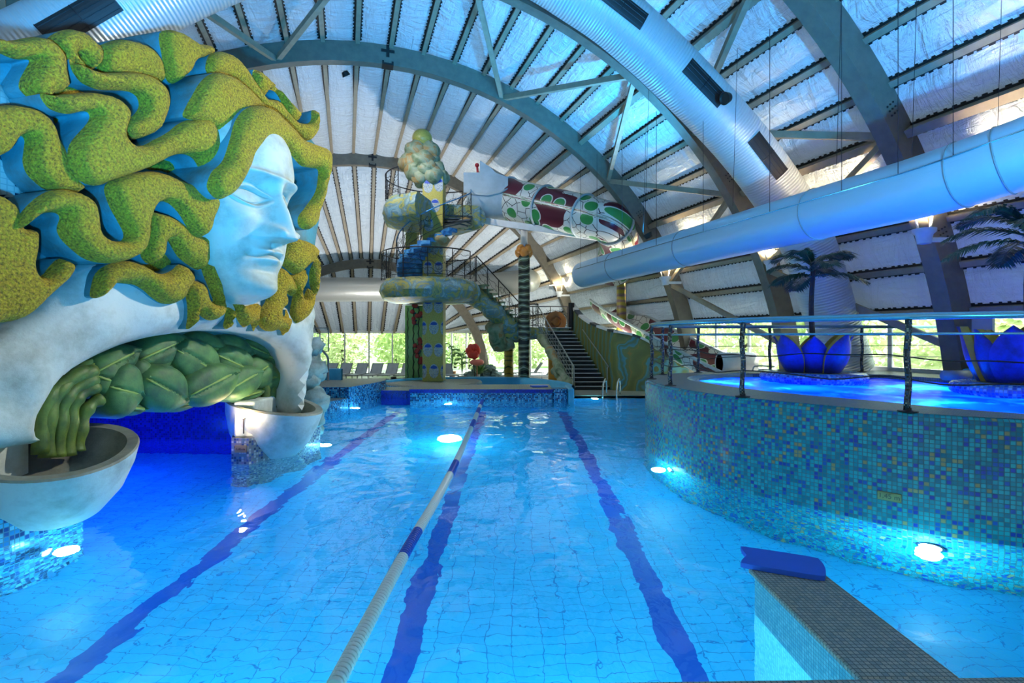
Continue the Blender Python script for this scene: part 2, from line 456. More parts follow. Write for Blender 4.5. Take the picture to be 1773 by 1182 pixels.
# diagonal wind braces, V shaped, between the arches
def brace(v0, a0, v1, a1, w=.13):
    MB().beam(arcpt(v0, 11.55, a0), arcpt(v1, 11.55, a1), w, .16).build('wind_brace', M['purlin'], kind='structure')
for va, vb in ((17, 12.24), (12.24, 7.65)):
    for (x, y) in ((71, 82), (71, 58), (47, 58), (47, 36), (24, 36), (24, 12), (107, 118), (107, 95), (131, 118), (131, 142), (156, 142)):
        brace(va, x, vb, y)

# glazed walls: polygon of the eaves
ear = 12.1 * cos(math.asin((HDR - Z0) / 12.1)); ec = 7.3 * cos(math.asin((HDR - Z0) / 7.3))
corners = [(U0 + ear, -9), (U0 + ear, 27.2), (U0 + ec, 31), (U0 + 4.4, 34), (U0 - 4.4, 34), (U0 - ec, 31), (U0 - ear, 27.2), (U0 - ear, -9)]
wn_ = 0
def glazing(c0, c1, z0, step, t0=HDR, t1=HDR):
    global wn_
    wn_ += 1
    a, b = H(*c0, z0), H(*c1, z0); L = (b - a).length; n = max(1, round(L / step)); t = (b - a) / L
    root = empty('window_%d' % wn_, a, kind='structure')
    fr = MB(); top = t0 - z0; tp1 = t1 - z0; ta, tb_ = Vector((0, 0, top)), t * L + Vector((0, 0, tp1))
    fr.beam(t * 0 + Vector((0, 0, .06)), t * L + Vector((0, 0, .06)), .1, .12); fr.beam(ta, tb_, .16, .2)
    for k in range(n + 1): fr.beam(t * (L * k / n) + Vector((0, 0, .06)), t * (L * k / n) + Vector((0, 0, top + (tp1 - top) * k / n)), .07, .09, 0, t)
    fr.build('window_frame', M['white'], root)
    g = MB(); x = Vector((0, 0, 1))
    g.add([Vector((0, 0, .1)), t * L + Vector((0, 0, .1)), tb_, ta], [(0, 1, 2, 3)])
    g.build('pane', M['glass'], root)
for i in range(1, 6): glazing(corners[i], corners[i + 1], -.3, 1.5, 2.65 if i == 1 else HDR, 2.65 if i == 5 else HDR)
glazing((U0 + ear, 1.5), (U0 + ear, 12.5), 1.3, 1.6, 2.8, 2.8); glazing((U0 + ear, 12.5), (U0 + ear, 27.2), -.3, 1.6, 2.8, 2.65)
def wall(c0, c1, z0, z1, name, m='wallp'):
    MB().beam(H(*c0, (z0 + z1) / 2), H(*c1, (z0 + z1) / 2), .2, z1 - z0).build(name, M[m], kind='structure')
wall((U0 + ear, -9), (U0 + ear, 1.5), -2, 2.8, 'wall_right'); wall((U0 - ear, -9), (U0 - ear, 27.2), -2, 2.8, 'wall_left')
q = MB(); poly = [arcpt(-9, 12.1, amin(12.1) + (180 - 2 * amin(12.1)) * k / 24) for k in range(25)]
poly = [H(U0 + ear, -9, -2)] + poly + [H(U0 - ear, -9, -2)]
q.add(poly, [tuple(range(len(poly)))]); q.build('wall_back', M['wallp'], kind='structure')

# ---------------------------------------------------------------- pool basin and floors
PX0, PX1, PY0, PY1 = -11.5, 6.2, -2.5, 18.6
DZ = -.3
fl = MB(); fl.add([(PX0, PY0, -1.45), (PX1, PY0, -1.45), (PX1, PY1, -1.45), (PX0, PY1, -1.45)], [(0, 1, 2, 3)])
fl.build('pool_floor', M['pool'], kind='structure')
def poolwall(a, b, name='pool_wall'):
    MB().add([(*a, -1.45), (*b, -1.45), (*b, .03), (*a, .03)], [(0, 1, 2, 3)]).build(name, M['pool'], kind='structure')
poolwall((PX0, PY0), (PX0, PY1)); poolwall((PX1, PY0), (PX1, PY1)); poolwall((PX0, PY1), (PX1, PY1)); poolwall((PX0, PY0), (PX1, PY0))
wq = MB(); wq.add([(PX0, PY0, 0), (PX1, PY0, 0), (PX1, PY1, 0), (PX0, PY1, 0)], [(0, 1, 2, 3)])
wq.build('pool_water', M['water'], kind='structure', label='clear rippled turquoise water of the swimming pool')
# floors around
def slab(name, poly, z, m, t=.25): return MB().prism(poly, z - t, z, 0).build(name, M[m], kind='structure')
slab('floor', [(-22, 20.9), (22, 20.9), (22, 40), (-22, 40)], DZ, 'tilefloor')
slab('floor', [(PX1, 12.5), (20, 12.5), (20, 20.9), (PX1, 20.9)], DZ + .02, 'tilefloor')
slab('pool_edge', [(PX0 - 3, PY1), (PX1, PY1), (PX1, 20.9), (PX0 - 3, 20.9)], .05, 'deck', .5)
slab('floor', [(PX0 - 3, -6), (PX0, -6), (PX0, PY1), (PX0 - 3, PY1)], .05, 'deck')
# ================================================================ giant head sculpture with the grotto arch
from mathutils.geometry import delaunay_2d_cdt
def paint(name, col, dirt, rough=.6, ds=2.2, amt=.5, bump=.25, bs=9):
    t = NT(name); co = t.coord(); n = t.noise(co, ds, 7, .65); n2 = t.noise(co, bs * 4, 4)
    t.set(Base_Color=t.ramp(n, [(.32, dirt), (.32 + amt * .45, col)]), Roughness=rough); t.bump(t.noise(co, bs, 6, .7), bump, .03); return t.m
M['plaster'] = paint('pale_painted_concrete', (.5, .57, .55), (.3, .34, .31), amt=.5)
M['worn'] = paint('worn_grey_concrete', (.24, .25, .2), (.1, .1, .08), amt=.7)
M['facep'] = paint('pale_stone_face', (.46, .50, .43), (.30, .32, .26), amt=.5, bump=.1)
M['teal'] = paint('teal_painted_concrete', (.045, .24, .29), (.07, .11, .10), amt=.6, bump=.5, bs=14)
def stipple():
    t = NT('stippled_golden_hair'); co = t.coord(); v = t.new('TexVoronoi'); v.inputs['Scale'].default_value = 30; t.link(co, v.inputs['Vector'])
    n = t.noise(co, 38, 5, .75); n2 = t.noise(co, 1.1, 3)
    c = t.ramp(n, [(.36, (.06, .03, .002)), (.46, (.45, .24, .006)), (.6, (.75, .5, .012)), (.72, (.9, .74, .04))]); c2 = t.mix(t.math('MULTIPLY', n2, .45), c, (.45, .36, .01))
    t.set(Base_Color=c2, Roughness=.75); t.bump(t.math('ADD', t.math('MULTIPLY', v.outputs['Distance'], .8), n), 1.0, .05); return t.m
M['hair'] = stipple()
M['leaf'] = paint('mottled_green_leaf', (.09, .22, .06), (.02, .07, .035), rough=.6, ds=3, amt=.8)
M['gapshade'] = paint('painted_leaf_gap_shade', (.012, .04, .015), (.006, .015, .008))  # near-black green that paints the shade in the gaps between leaves
M['stem'] = paint('olive_green_stem', (.13, .2, .03), (.03, .07, .015), rough=.5, ds=5, amt=.8)
M['rock'] = paint('grey_blue_rock', (.22, .34, .36), (.06, .1, .11), amt=.7, bump=.6)

CURVE = [(-6.1, 3.6), (-5.75, 4.4), (-5.45, 5.4), (-5.2, 6.3), (-4.95, 7.3), (-4.72, 8.3), (-4.45, 9.2), (-4.15, 9.9), (-3.9, 10.5), (-3.75, 11.2), (-3.7, 12)]
CV = spline([(x, y, 0) for x, y in CURVE], 5)
def fcurve(off):
    out = []
    for i, p in enumerate(CV):
        t = (CV[min(i + 1, len(CV) - 1)] - CV[max(i - 1, 0)]).normalized(); n = Vector((t.y, -t.x, 0)); out.append((p + n * off, n))
    return out
_fc = {}
def F(px, py, off=0):
    k = round(off, 3)
    if k not in _fc: _fc[k] = fcurve(k)
    c = _fc[k]; tt = (px - 890) / 886
    for i in range(len(c) - 1):
        a, b = c[i][0], c[i + 1][0]; fa, fb = a.x - tt * a.y, b.x - tt * b.y
        if fa * fb <= 0 and fa != fb or i == len(c) - 2:
            s = fa / (fa - fb) if fa != fb else 1; s = max(0, min(s, 3)); p = a.lerp(b, s); n = c[i][1].lerp(c[i + 1][1], min(s, 1)).normalized()
            return Vector((p.x, p.y, 2.2 - (py - 582) / 886 * p.y)), n
    return None
def inside(p, poly):
    c = False; j = len(poly) - 1
    for i in range(len(poly)):
        a, b = poly[i], poly[j]
        if (a[1] > p[1]) != (b[1] > p[1]) and p[0] < (b[0] - a[0]) * (p[1] - a[1]) / (b[1] - a[1]) + a[0]: c = not c
        j = i
    return c
def edist(p, poly):
    d = 1e9; j = len(poly) - 1
    for i in range(len(poly)):
        ax, ay = poly[j][0], poly[j][1]; bx, by = poly[i][0], poly[i][1]; dx, dy = bx - ax, by - ay; L = dx * dx + dy * dy
        t = 0 if L == 0 else max(0, min(1, ((p[0] - ax) * dx + (p[1] - ay) * dy) / L)); d = min(d, hypot(p[0] - ax - t * dx, p[1] - ay - t * dy)); j = i
    return d
def relief(name, poly, off, thick, dome, rim, mats, parent, step=7, rough=.02, fn=None, sub=3, side_in=None, smooth=True, label=None, sides=True, bev=.06):
    """raised shape on the curved facade: domed front with real side walls of depth `thick`"""
    out = [(p.x, p.y) for p in spline([(x, y, 0) for x, y in poly], sub, True)]
    xs = [p[0] for p in out]; ys = [p[1] for p in out]; pts = [Vector(p) for p in out]; nb = len(out)
    ins = [];
    y = min(ys) + step / 2; r = 0
    while y < max(ys):
        x = min(xs) + (step / 2 if r % 2 else 0)
        while x < max(xs):
            if inside((x, y), out):
                d = edist((x, y), out)
                if d > step * .45: ins.append((x, y, d))
            x += step
        y += step * .87; r += 1
    allp = pts + [Vector((a, b)) for a, b, c in ins]
    v2, _, f2, ov, _, _ = delaunay_2d_cdt(allp, [(i, (i + 1) % nb) for i in range(nb)], [], 1, 1e-4)
    vs = []
    for p in v2:
        d = edist(p, out) if dome or bev else 0
        h = dome * (1 - exp(-d / rim)) if rim else 0
        h += -bev * exp(-d / 2.5)
        if fn: h += fn(p.x, p.y, d)
        q, n = F(p.x, p.y, off); q = q + n * (h + rough * noise.noise(q * 2.3))
        vs.append(q)
    mb = MB(); mb.add(vs, [tuple(f) for f in f2], 0)
    if sides:
        rows = [[], [], []]
        key = {(round(p.x, 3), round(p.y, 3)): i for i, p in enumerate(v2)}
        for p in out:
            i = key.get((round(p[0], 3), round(p[1], 3))); q, n = F(p[0], p[1], off)
            top = vs[i] if i is not None else q - n * bev
            rows[0].append(top); rows[1].append(top - n * thick * .4 + Vector((0, 0, -.0))); rows[2].append(top - n * thick)
        mb.grid(rows, 1, closed=True)
    o = mb.build(name, mats, parent, smooth=smooth, auto=True, label=label)
    return o
SCU = empty('giant_head_sculpture', F(300, 800)[0] * 1, 0, 'giant sculpted head with golden wavy hair over an arched pool grotto', 'sculpture')
SCU.location = (0, 0, 0)
HM = [M['hair'], M['teal']]
# backing mass of the hair and body
base = [(-120, 70), (-20, 66), (60, 70), (110, 66), (170, 88), (232, 66), (258, 58), (284, 58), (300, 70), (372, 92), (438, 128), (500, 190), (528, 220), (556, 262), (562, 300), (556, 380), (545, 460), (540, 520), (530, 560), (440, 560), (300, 540), (200, 520), (100, 560), (0, 600), (-120, 640)]
relief('hair_backing', base, .0, 2.6, .12, 30, [M['teal'], M['teal']], SCU, 14, .12)
LOCKS = dict(
A=([(-60, 66), (-15, 66), (20, 72), (62, 65), (80, 68), (95, 80), (107, 98), (108, 120), (110, 137), (112, 150), (98, 160), (84, 164), (83, 176), (74, 182), (62, 172), (48, 160), (41, 150), (43, 138), (52, 122), (60, 108), (56, 99), (35, 98), (20, 94), (0, 87), (-60, 80)], .42),
I=([(88, 72), (97, 62), (115, 54), (132, 52), (148, 58), (160, 70), (172, 82), (176, 95), (171, 112), (160, 118), (150, 104), (141, 94), (131, 90), (135, 102), (148, 114), (140, 117), (122, 110), (108, 104), (104, 90), (96, 80)], .34),
H=([(175, 84), (195, 74), (215, 70), (235, 73), (255, 82), (270, 97), (278, 115), (281, 142), (262, 134), (235, 130), (205, 128), (182, 124), (174, 105)], .3),
G=([(284, 58), (300, 54), (315, 58), (330, 68), (345, 78), (362, 80), (373, 89), (358, 95), (345, 98), (335, 106), (330, 120), (318, 132), (305, 141), (297, 138), (291, 120), (287, 90)], .34),
J=([(128, 104), (140, 114), (158, 121), (180, 127), (205, 127), (235, 126), (262, 133), (281, 148), (290, 165), (291, 185), (283, 205), (275, 222), (260, 232), (240, 237), (222, 233), (213, 225), (221, 214), (236, 204), (246, 192), (249, 178), (242, 163), (225, 154), (200, 152), (180, 151), (160, 145), (146, 138), (137, 128), (131, 116)], .5),
B=([(80, 162), (98, 167), (116, 165), (140, 163), (165, 162), (188, 165), (207, 173), (220, 187), (222, 202), (216, 217), (212, 232), (219, 245), (233, 254), (252, 254), (272, 245), (298, 231), (320, 214), (345, 207), (362, 209), (374, 226), (380, 245), (384, 268), (386, 290), (400, 300), (404, 320), (396, 336), (384, 341), (374, 338), (364, 322), (358, 303), (352, 285), (342, 270), (326, 263), (308, 265), (288, 274), (264, 285), (240, 294), (215, 303), (195, 310), (178, 317), (158, 316), (140, 306), (130, 290), (127, 270), (132, 250), (145, 231), (158, 215), (165, 201), (159, 190), (145, 189), (125, 193), (106, 189), (92, 180)], .68),
C=([(437, 188), (455, 185), (475, 190), (490, 205), (505, 220), (522, 238), (545, 250), (572, 262), (573, 290), (567, 325), (556, 355), (549, 383), (537, 394), (524, 390), (523, 376), (535, 360), (548, 340), (559, 315), (558, 292), (545, 287), (528, 284), (516, 272), (506, 260), (494, 249), (482, 245), (468, 250), (450, 265), (436, 280), (422, 300), (411, 322), (400, 335), (388, 341), (378, 337), (368, 322), (374, 300), (385, 288), (393, 275), (400, 255), (408, 235), (416, 213), (426, 196)], 1.0),
D=([(326, 200), (332, 185), (343, 165), (353, 146), (366, 134), (385, 127), (405, 135), (425, 152), (447, 170), (462, 184), (440, 184), (420, 196), (408, 212), (400, 232), (393, 252), (385, 272), (377, 252), (372, 228), (362, 212), (345, 206)], .72),
E=([(362, 118), (366, 100), (378, 92), (395, 93), (412, 104), (425, 120), (436, 140), (450, 158), (465, 172), (484, 176), (492, 190), (505, 204), (520, 214), (536, 216), (544, 206), (546, 192), (551, 193), (551, 212), (546, 232), (534, 240), (514, 230), (496, 214), (480, 200), (462, 188), (445, 174), (425, 156), (405, 138), (385, 129), (369, 127)], .42),
Fk=([(443, 120), (462, 132), (480, 148), (496, 168), (512, 185), (523, 196), (520, 206), (508, 209), (500, 200), (493, 185), (486, 167), (478, 156), (467, 155), (462, 168), (450, 158), (442, 142)], .3),
K=([(-60, 195), (0, 186), (20, 184), (42, 186), (62, 192), (80, 205), (92, 222), (98, 240), (112, 262), (122, 285), (132, 308), (144, 326), (130, 332), (105, 330), (82, 325), (65, 312), (52, 298), (46, 280), (48, 262), (51, 245), (48, 235), (38, 231), (26, 240), (15, 255), (0, 267), (-60, 280)], .5),
L=([(30, 394), (42, 376), (55, 358), (72, 342), (92, 332), (115, 331), (140, 338), (158, 352), (166, 375), (170, 398), (180, 412), (200, 420), (217, 418), (222, 402), (212, 382), (201, 363), (194, 346), (190, 328), (195, 317), (220, 306), (250, 300), (280, 300), (302, 308), (325, 318), (350, 325), (372, 341), (379, 356), (368, 375), (361, 398), (351, 408), (340, 405), (326, 387), (315, 366), (300, 350), (285, 345), (270, 352), (262, 366), (257, 385), (256, 410), (251, 426), (235, 442), (205, 452), (175, 451), (150, 443), (128, 425), (115, 410), (109, 395), (112, 378), (107, 368), (94, 364), (74, 368), (55, 382), (40, 394)], .66),
N=([(264, 372), (285, 373), (310, 386), (330, 403), (345, 411), (360, 405), (360, 430), (358, 455), (350, 464), (335, 455), (318, 442), (306, 426), (297, 413), (286, 415), (284, 432), (278, 446), (264, 454), (253, 442), (258, 420)], .52),
O=([(162, 512), (166, 495), (175, 475), (190, 462), (210, 456), (232, 455), (250, 462), (265, 472), (285, 477), (305, 470), (318, 460), (331, 470), (336, 485), (324, 500), (316, 515), (305, 522), (285, 522), (268, 512), (255, 500), (240, 490), (222, 487), (205, 487), (192, 498), (180, 508), (170, 513)], .5),
Pk=([(329, 496), (338, 487), (350, 488), (359, 500), (363, 516), (371, 525), (377, 520), (372, 505), (365, 490), (359, 475), (355, 459), (362, 454), (371, 462), (378, 478), (386, 496), (391, 515), (392, 535), (383, 549), (366, 554), (353, 547), (345, 537), (343, 555), (336, 567), (328, 568), (330, 550), (330, 530), (327, 510)], .52),
Q=([(394, 532), (403, 533), (407, 542), (404, 556), (397, 569), (391, 564), (394, 548)], .45),
Rk=([(400, 512), (415, 522), (430, 530), (452, 526), (450, 548), (443, 573), (438, 560), (431, 562), (425, 566), (416, 557), (408, 540)], .42),
S=([(470, 500), (478, 470), (490, 462), (506, 476), (515, 498), (510, 512), (496, 505), (499, 520), (494, 535), (488, 534), (487, 545), (497, 548), (500, 536), (504, 545), (503, 562), (494, 580), (488, 570), (475, 573), (461, 571), (451, 560), (452, 542), (462, 525)], .45),
T=([(506, 480), (520, 470), (530, 466), (535, 480), (530, 494), (526, 503), (530, 517), (536, 500), (545, 505), (548, 520), (540, 540), (526, 555), (512, 560), (507, 545), (510, 525), (513, 505), (508, 492)], .4),
Uk=([(502, 418), (512, 412), (526, 416), (540, 420), (552, 430), (554, 440), (544, 452), (530, 466), (518, 474), (505, 468), (490, 452), (495, 435)], .48),
V=([(551, 442), (556, 470), (554, 500), (549, 512), (542, 495), (540, 470), (545, 455)], .3),
Wk=([(-60, 345), (-10, 338), (8, 346), (22, 356), (30, 372), (36, 392), (50, 398), (63, 400), (65, 420), (62, 440), (57, 460), (61, 476), (73, 482), (85, 475), (96, 462), (110, 450), (127, 460), (118, 480), (100, 496), (76, 516), (55, 536), (35, 550), (0, 556), (-60, 560)], .52))
def swell(poly, d):
    ar = sum(poly[i - 1][0] * poly[i][1] - poly[i][0] * poly[i - 1][1] for i in range(len(poly))); sg = 1 if ar > 0 else -1; out = []
    for i, p in enumerate(poly):
        a, b = poly[i - 1], poly[(i + 1) % len(poly)]; tx, ty = b[0] - a[0], b[1] - a[1]; L = hypot(tx, ty) or 1; out.append((p[0] + sg * ty / L * d, p[1] - sg * tx / L * d))
    return out
for k, (poly, off) in LOCKS.items():
    poly = swell(poly, .6 if k in ('S', 'T', 'Q', 'Rk', 'Uk', 'V', 'Pk', 'Fk') else 3)
    relief('hair_lock', poly, off, .95 if k == 'C' else .62, .16, 9, HM, SCU, 6, .05)
# dark recess locks between the big curls
for poly in ([(95, 150), (125, 140), (150, 150), (170, 158), (130, 168), (98, 168)], [(100, 195), (140, 196), (150, 205), (128, 230), (112, 235)], [(215, 222), (240, 236), (280, 222), (275, 245), (240, 252), (218, 240)], [(250, 290), (300, 270), (345, 290), (356, 325), (372, 342), (330, 322), (290, 302)], [(245, 430), (290, 410), (300, 440), (285, 475), (255, 466)], [(395, 505), (402, 515), (402, 535), (392, 545), (385, 520)], [(478, 455), (492, 460), (480, 500), (452, 530), (455, 500), (470, 480)]):
    relief('hair_lock', poly, .16, .2, .1, 8, HM, SCU, 7, .05)
# pale mosaic patches glimpsed between the locks at the left
M['palem'] = mosaic('pale_speckled_mosaic', [(0, (.35, .42, .4)), (.75, (.02, .03, .06))], .06, (.2, .3, .3))
for poly in ([(-40, 150), (0, 140), (22, 165), (30, 188), (-10, 190), (-40, 190)], [(-30, 275), (0, 262), (20, 285), (45, 325), (30, 358), (10, 345), (-30, 320)]):
    relief('mosaic_panel', poly, .17, .1, 0, 0, [M['palem'], M['teal']], SCU, 10, 0)
# white body arching over the opening
arc = [(-160, 600), (-60, 585), (0, 566), (60, 528), (120, 470), (160, 452), (240, 470), (320, 470), (420, 500), (500, 530), (546, 530), (545, 580), (537, 640), (529, 690), (522, 716), (508, 716), (504, 690), (510, 655), (507, 625), (491, 601), (460, 583), (420, 575), (370, 572), (320, 575), (270, 582), (225, 593), (180, 611), (140, 634), (100, 662), (75, 693), (61, 728), (60, 750), (62, 768), (-160, 776)]
relief('body_arch', arc, .2, 1.0, .22, 16, [M['plaster'], M['plaster']], SCU, 10, .06)
relief('inner_reveal', [(300, 560), (400, 556), (470, 566), (515, 590), (525, 640), (520, 720), (480, 735), (484, 690), (490, 650), (485, 620), (462, 600), (420, 592), (340, 590), (260, 600)], -.35, .5, .05, 10, [M['teal'], M['teal']], SCU, 10, .03)

# face
def face():
    n = Vector((cos(R(-13)), sin(R(-13)), 0)); r = Vector((sin(R(-13)), -cos(R(-13)), 0)); C = Vector((-4.49, 8.05, 0))
    ZW = [2.70, 2.76, 2.86, 3.05, 3.4, 3.85, 4.3, 4.8, 5.2, 5.5]; WW = [.06, .26, .40, .56, .72, .83, .88, .88, .8, .62]
    ZD = [2.70, 2.76, 2.85, 2.98, 3.12, 3.24, 3.38, 3.46, 3.55, 3.66, 3.8, 4.1, 4.4, 4.62, 4.85, 5.2, 5.5]; DD = [.35, .60, .72, .76, .72, .70, .78, .79, .81, .80, .80, .82, .84, .92, .95, .9, .75]
    def g(x, z, cx, cz, sx, sz): return exp(-((x - cx) / sx) ** 2 - ((z - cz) / sz) ** 2)
    zs = [spline([(z, 0, 0) for z in ZW])]
    rows = []; NZ, NA = 380, 200
    def sm(xs, ys, x):                                           # smoothed profile
        return sum(interp(xs, ys, x + d) for d in (-.06, -.03, 0, .03, .06)) / 5
    for j in range(NZ + 1):
        z = 2.70 + (5.5 - 2.70) * j / NZ; w = sm(ZW, WW, z); D = sm(ZD, DD, z); row = []
        for i in range(NA + 1):
            th = -pi / 2 + pi * i / NA; a = w * sin(th); f = max(0, cos(th)) ** .78; d = D * f
            x = abs(a)
            if z > 3.6:                                          # nose
                t = (z - 3.68) / (4.62 - 3.68); wd = .14 + .07 * max(0, 1 - t) ** 2; ht = (.38 * (1 - t) + .07) if 0 <= t <= 1 else (.38 * max(0, 1 + t / .045) if t < 0 else .06 * max(0, 1 - (t - 1) * 4))
                d += ht * exp(-(x / wd) ** 2 * 1.1) * .95
            d += .20 * g(x, z, .19, 3.76, .085, .10)             # wings of the nose
            d -= .27 * g(x, z, .36, 4.32, .26, .17)              # eye socket
            d += .16 * g(x, z, .37, 4.28, .19, .11)             # eyeball
            d += .12 * g(x, z, .36, 4.60, .32, .055)               # brow
            if abs(x - .37) < .27:                               # almond eyelids: groove and lid rolls
                q = abs(z - 4.27) - (.115 - 1.75 * (x - .37) ** 2); e = 1 - ((x - .37) / .27) ** 6
                d += e * (-.05 * exp(-(q / .013) ** 2) + .05 * exp(-((q - .036) / .022) ** 2))
                d -= e * .035 * exp(-((z - 4.49 + 1.3 * (x - .40) ** 2) / .014) ** 2)
            d += .09 * g(x, z, .12, 3.485, .16, .045) + .10 * g(x, z, .0, 3.36, .2, .05)     # lips
            d -= .10 * exp(-((z - (3.425 + .03 * cos(x * 12))) / .016) ** 2) * exp(-(x / .3) ** 4)
            d -= .05 * g(x, z, .35, 3.42, .07, .07) + .04 * g(x, z, 0, 3.58, .03, .06)
            d += .09 * g(x, z, 0, 2.93, .2, .12) - .05 * g(x, z, 0, 3.2, .22, .05)
            d += .06 * g(x, z, .5, 3.95, .22, .2)                # cheekbone
            row.append(C + n * d + r * a + Vector((0, 0, z)) + n * (.008 * noise.noise(Vector((a * 3, z * 3, 1)))))
        rows.append(row)
    mb = MB(); mb.grid(rows, 0); mb.add(rows[0], [tuple(range(NA + 1))]); mb.build('face', M['facep'], SCU, smooth=True)
face()

# leaves, each a domed shape with a midrib, hanging in the opening
LV = [(197, 628, 44, 24, -28, .1), (277, 607, 44, 26, -25, .05), (271, 640, 34, 22, -30, .02), (350, 600, 38, 24, 10, 0), (398, 602, 38, 22, 15, -.05), (444, 604, 28, 20, 25, -.1), (470, 618, 14, 26, 10, -.1), (182, 656, 24, 32, 20, .12), (214, 676, 30, 44, 15, .2), (248, 652, 22, 30, -20, .1), (338, 624, 42, 34, 30, .12), (405, 628, 38, 26, 25, .08), (283, 672, 40, 36, 30, .22), (365, 666, 46, 30, -28, .25), (418, 662, 36, 24, -30, .2), (447, 645, 24, 26, -35, .1), (464, 655, 20, 22, -10, .02), (226, 706, 26, 12, 5, .12), (310, 700, 28, 12, -5, .1), (150, 640, 30, 18, -35, .02), (430, 684, 26, 10, -15, .05)]
for cx, cy, rx, ry, an, off in LV:
    poly = []; c_, s_ = cos(R(an)), sin(R(an))
    for k in range(14):
        a = 2 * pi * k / 14; q = 1 + (.14 if k == 0 else 0); x, y = rx * 1.12 * q * cos(a), ry * 1.15 * sin(a); poly.append((cx + x * c_ - y * s_, cy + x * s_ + y * c_))
    def vein(x, y, d, cx=cx, cy=cy, c_=c_, s_=s_, rx=rx, ry=ry):
        v = -(x - cx) * s_ + (y - cy) * c_; return -.05 * exp(-(v / 2.2) ** 2) * (abs((x - cx) * c_ + (y - cy) * s_) < rx * .9) + .03 * exp(-(v / .9) ** 2)
    relief('leaf', poly, off - .28, .4, .13, 8, [M['leaf'], M['leaf']], SCU, 4, .03, fn=vein)
def veins():
    M['vein'] = plain('pale_green_midrib', (.2, .3, .06), .5)
    for cx, cy, rx, ry, an, off in LV:
        c_, s_ = cos(R(an)), sin(R(an)); pts = []
        for k in range(9):
            q = (k / 8 - .5) * 1.7 * rx; h = off - .28 + .13 * (1 - exp(-max(0, rx * 1.1 - abs(q)) / 8)) - .015; p, n = F(cx + q * c_, cy + q * s_, round(h, 3)); pts.append(p)
        MB().tube(pts, [.012 + .012 * k / 8 for k in range(9)], 6).build('vein', M['vein'], SCU, smooth=True)
veins()
relief('leaf_backing', [(100, 690), (130, 640), (180, 610), (270, 582), (370, 572), (460, 583), (488, 610), (486, 680), (470, 690), (420, 690), (330, 700), (240, 706), (200, 700), (170, 712), (140, 720)], -.5, 1.6, .05, 10, [M['gapshade'], M['gapshade']], SCU, 12)  # dark sheet standing in for shade behind leaves and stems
for pts in ([(165, 640), (120, 660), (95, 690), (84, 730), (82, 790)], [(165, 655), (128, 674), (110, 700), (104, 740), (100, 790)], [(168, 668), (142, 682), (128, 700), (121, 740), (118, 788)], [(175, 690), (158, 700), (146, 718), (138, 750), (134, 780)], [(150, 640), (100, 670), (76, 710), (70, 785)]):
    MB().tube(spline([F(x, y, -.1)[0] for x, y in pts], 5), [.078 + .012 * sin(i) for i in range(len(pts) * 5 - 4)], 10).build('stem', M['stem'], SCU, smooth=True)
for pts in ([(462, 632), (478, 650), (481, 675), (478, 705)], [(456, 645), (469, 660), (470, 685), (467, 705)], [(452, 655), (460, 670), (460, 690), (458, 705)]):
    MB().tube(spline([F(x, y, -.25)[0] for x, y in pts], 5), .085, 10).build('stem', M['stem'], SCU, smooth=True)
# stone bowls at the feet of the arch
def bowl(c, r, h, rz, tilt, sx=1.0):
    prof = [(r * .38, 0), (r * .6, h * .1), (r * .82, h * .4), (r * .95, h * .75), (r, h), (r * .98, h * 1.03), (r * .84, h * 1.02), (r * .78, h * .85), (r * .5, h * .6), (.001, h * .55)]
    Mx = Matrix.Rotation(rz, 3, 'Z') @ Matrix.Rotation(tilt, 3, 'Y') @ Matrix.Diagonal((1, sx, 1))
    wb = lambda a, j: 1 + .03 * sin(3 * a + 1)
    b = MB().lathe(prof[:5], c, 48, 0, Mx, wb); b.f = b.f[:-1]; b.m = b.m[:-1]; o = b.build('bowl', M['plaster'], SCU, smooth=True, auto=True)
    b = MB().lathe(prof[4:], c, 48, 0, Mx, wb); b.f = [f for f in b.f if len(f) == 4]; b.m = b.m[:len(b.f)]; b.build('rim', M['worn'], o, smooth=True, auto=True)
bowl((-5.36, 5.98, .12), .80, .80, R(-50), R(13))
bowl((-4.62, 9.55, -.02), .88, .98, R(-15), R(11), .85)
# pedestals in the water
MB().prism([(-9, 4.0), (-5.75, 4.0), (-5.3, 5.4), (-5.22, 6.2), (-5.5, 6.35), (-9, 6.3)], -1.44, .33).build('mosaic_pedestal', M['bluem'], SCU)
MB().prism([(-5.9, 10.9), (-4.86, 8.8), (-4.55, 8.78), (-4.33, 9.2), (-4.15, 9.9), (-4.05, 10.7), (-4.4, 11.6), (-5.9, 11.8)], -1.44, .45).build('mosaic_pedestal', M['greym'], SCU)
MB().prism([(-5.7, 10.6), (-4.84, 8.84), (-4.5, 8.86), (-4.45, 9.4), (-4.6, 10.6)], .45, 1.08).build('plinth', M['plaster'], SCU, bevel=.04)
MB().prism([(-9, 4.0), (-6.0, 4.0), (-5.65, 5.4), (-5.6, 5.9), (-9, 5.9)], .33, 2.4).build('pier', M['plaster'], SCU)
# back of the sculpture and navy grotto walls
for poly in ([(-11.3, 10.9), (-4.7, 10.9), (-4.7, 11.3), (-11.3, 11.3)], [(-9.6, 6.3), (-9.2, 6.3), (-9.2, 10.9), (-9.6, 10.9)]):
    MB().prism(poly, -1.44, 2.7).build('grotto_wall', M['navym'], SCU)
MB().prism([(-9.6, 5.5), (-6.3, 5.5), (-5.6, 8), (-5.2, 10.9), (-9.6, 11.3)], 2.6, 2.9).build('grotto_roof', M['teal'], SCU)
rk = MB()
for i in range(16):
    px, py = 522 + random.random() * 22, 600 + i * 10; rk.ball(P(px, py, 10.6 + random.random() * .3), .22 + .12 * random.random(), 10, 7, 0, (1, 1, .7), .5, i)
rk.build('rockwork', M['rock'], SCU, smooth=True)
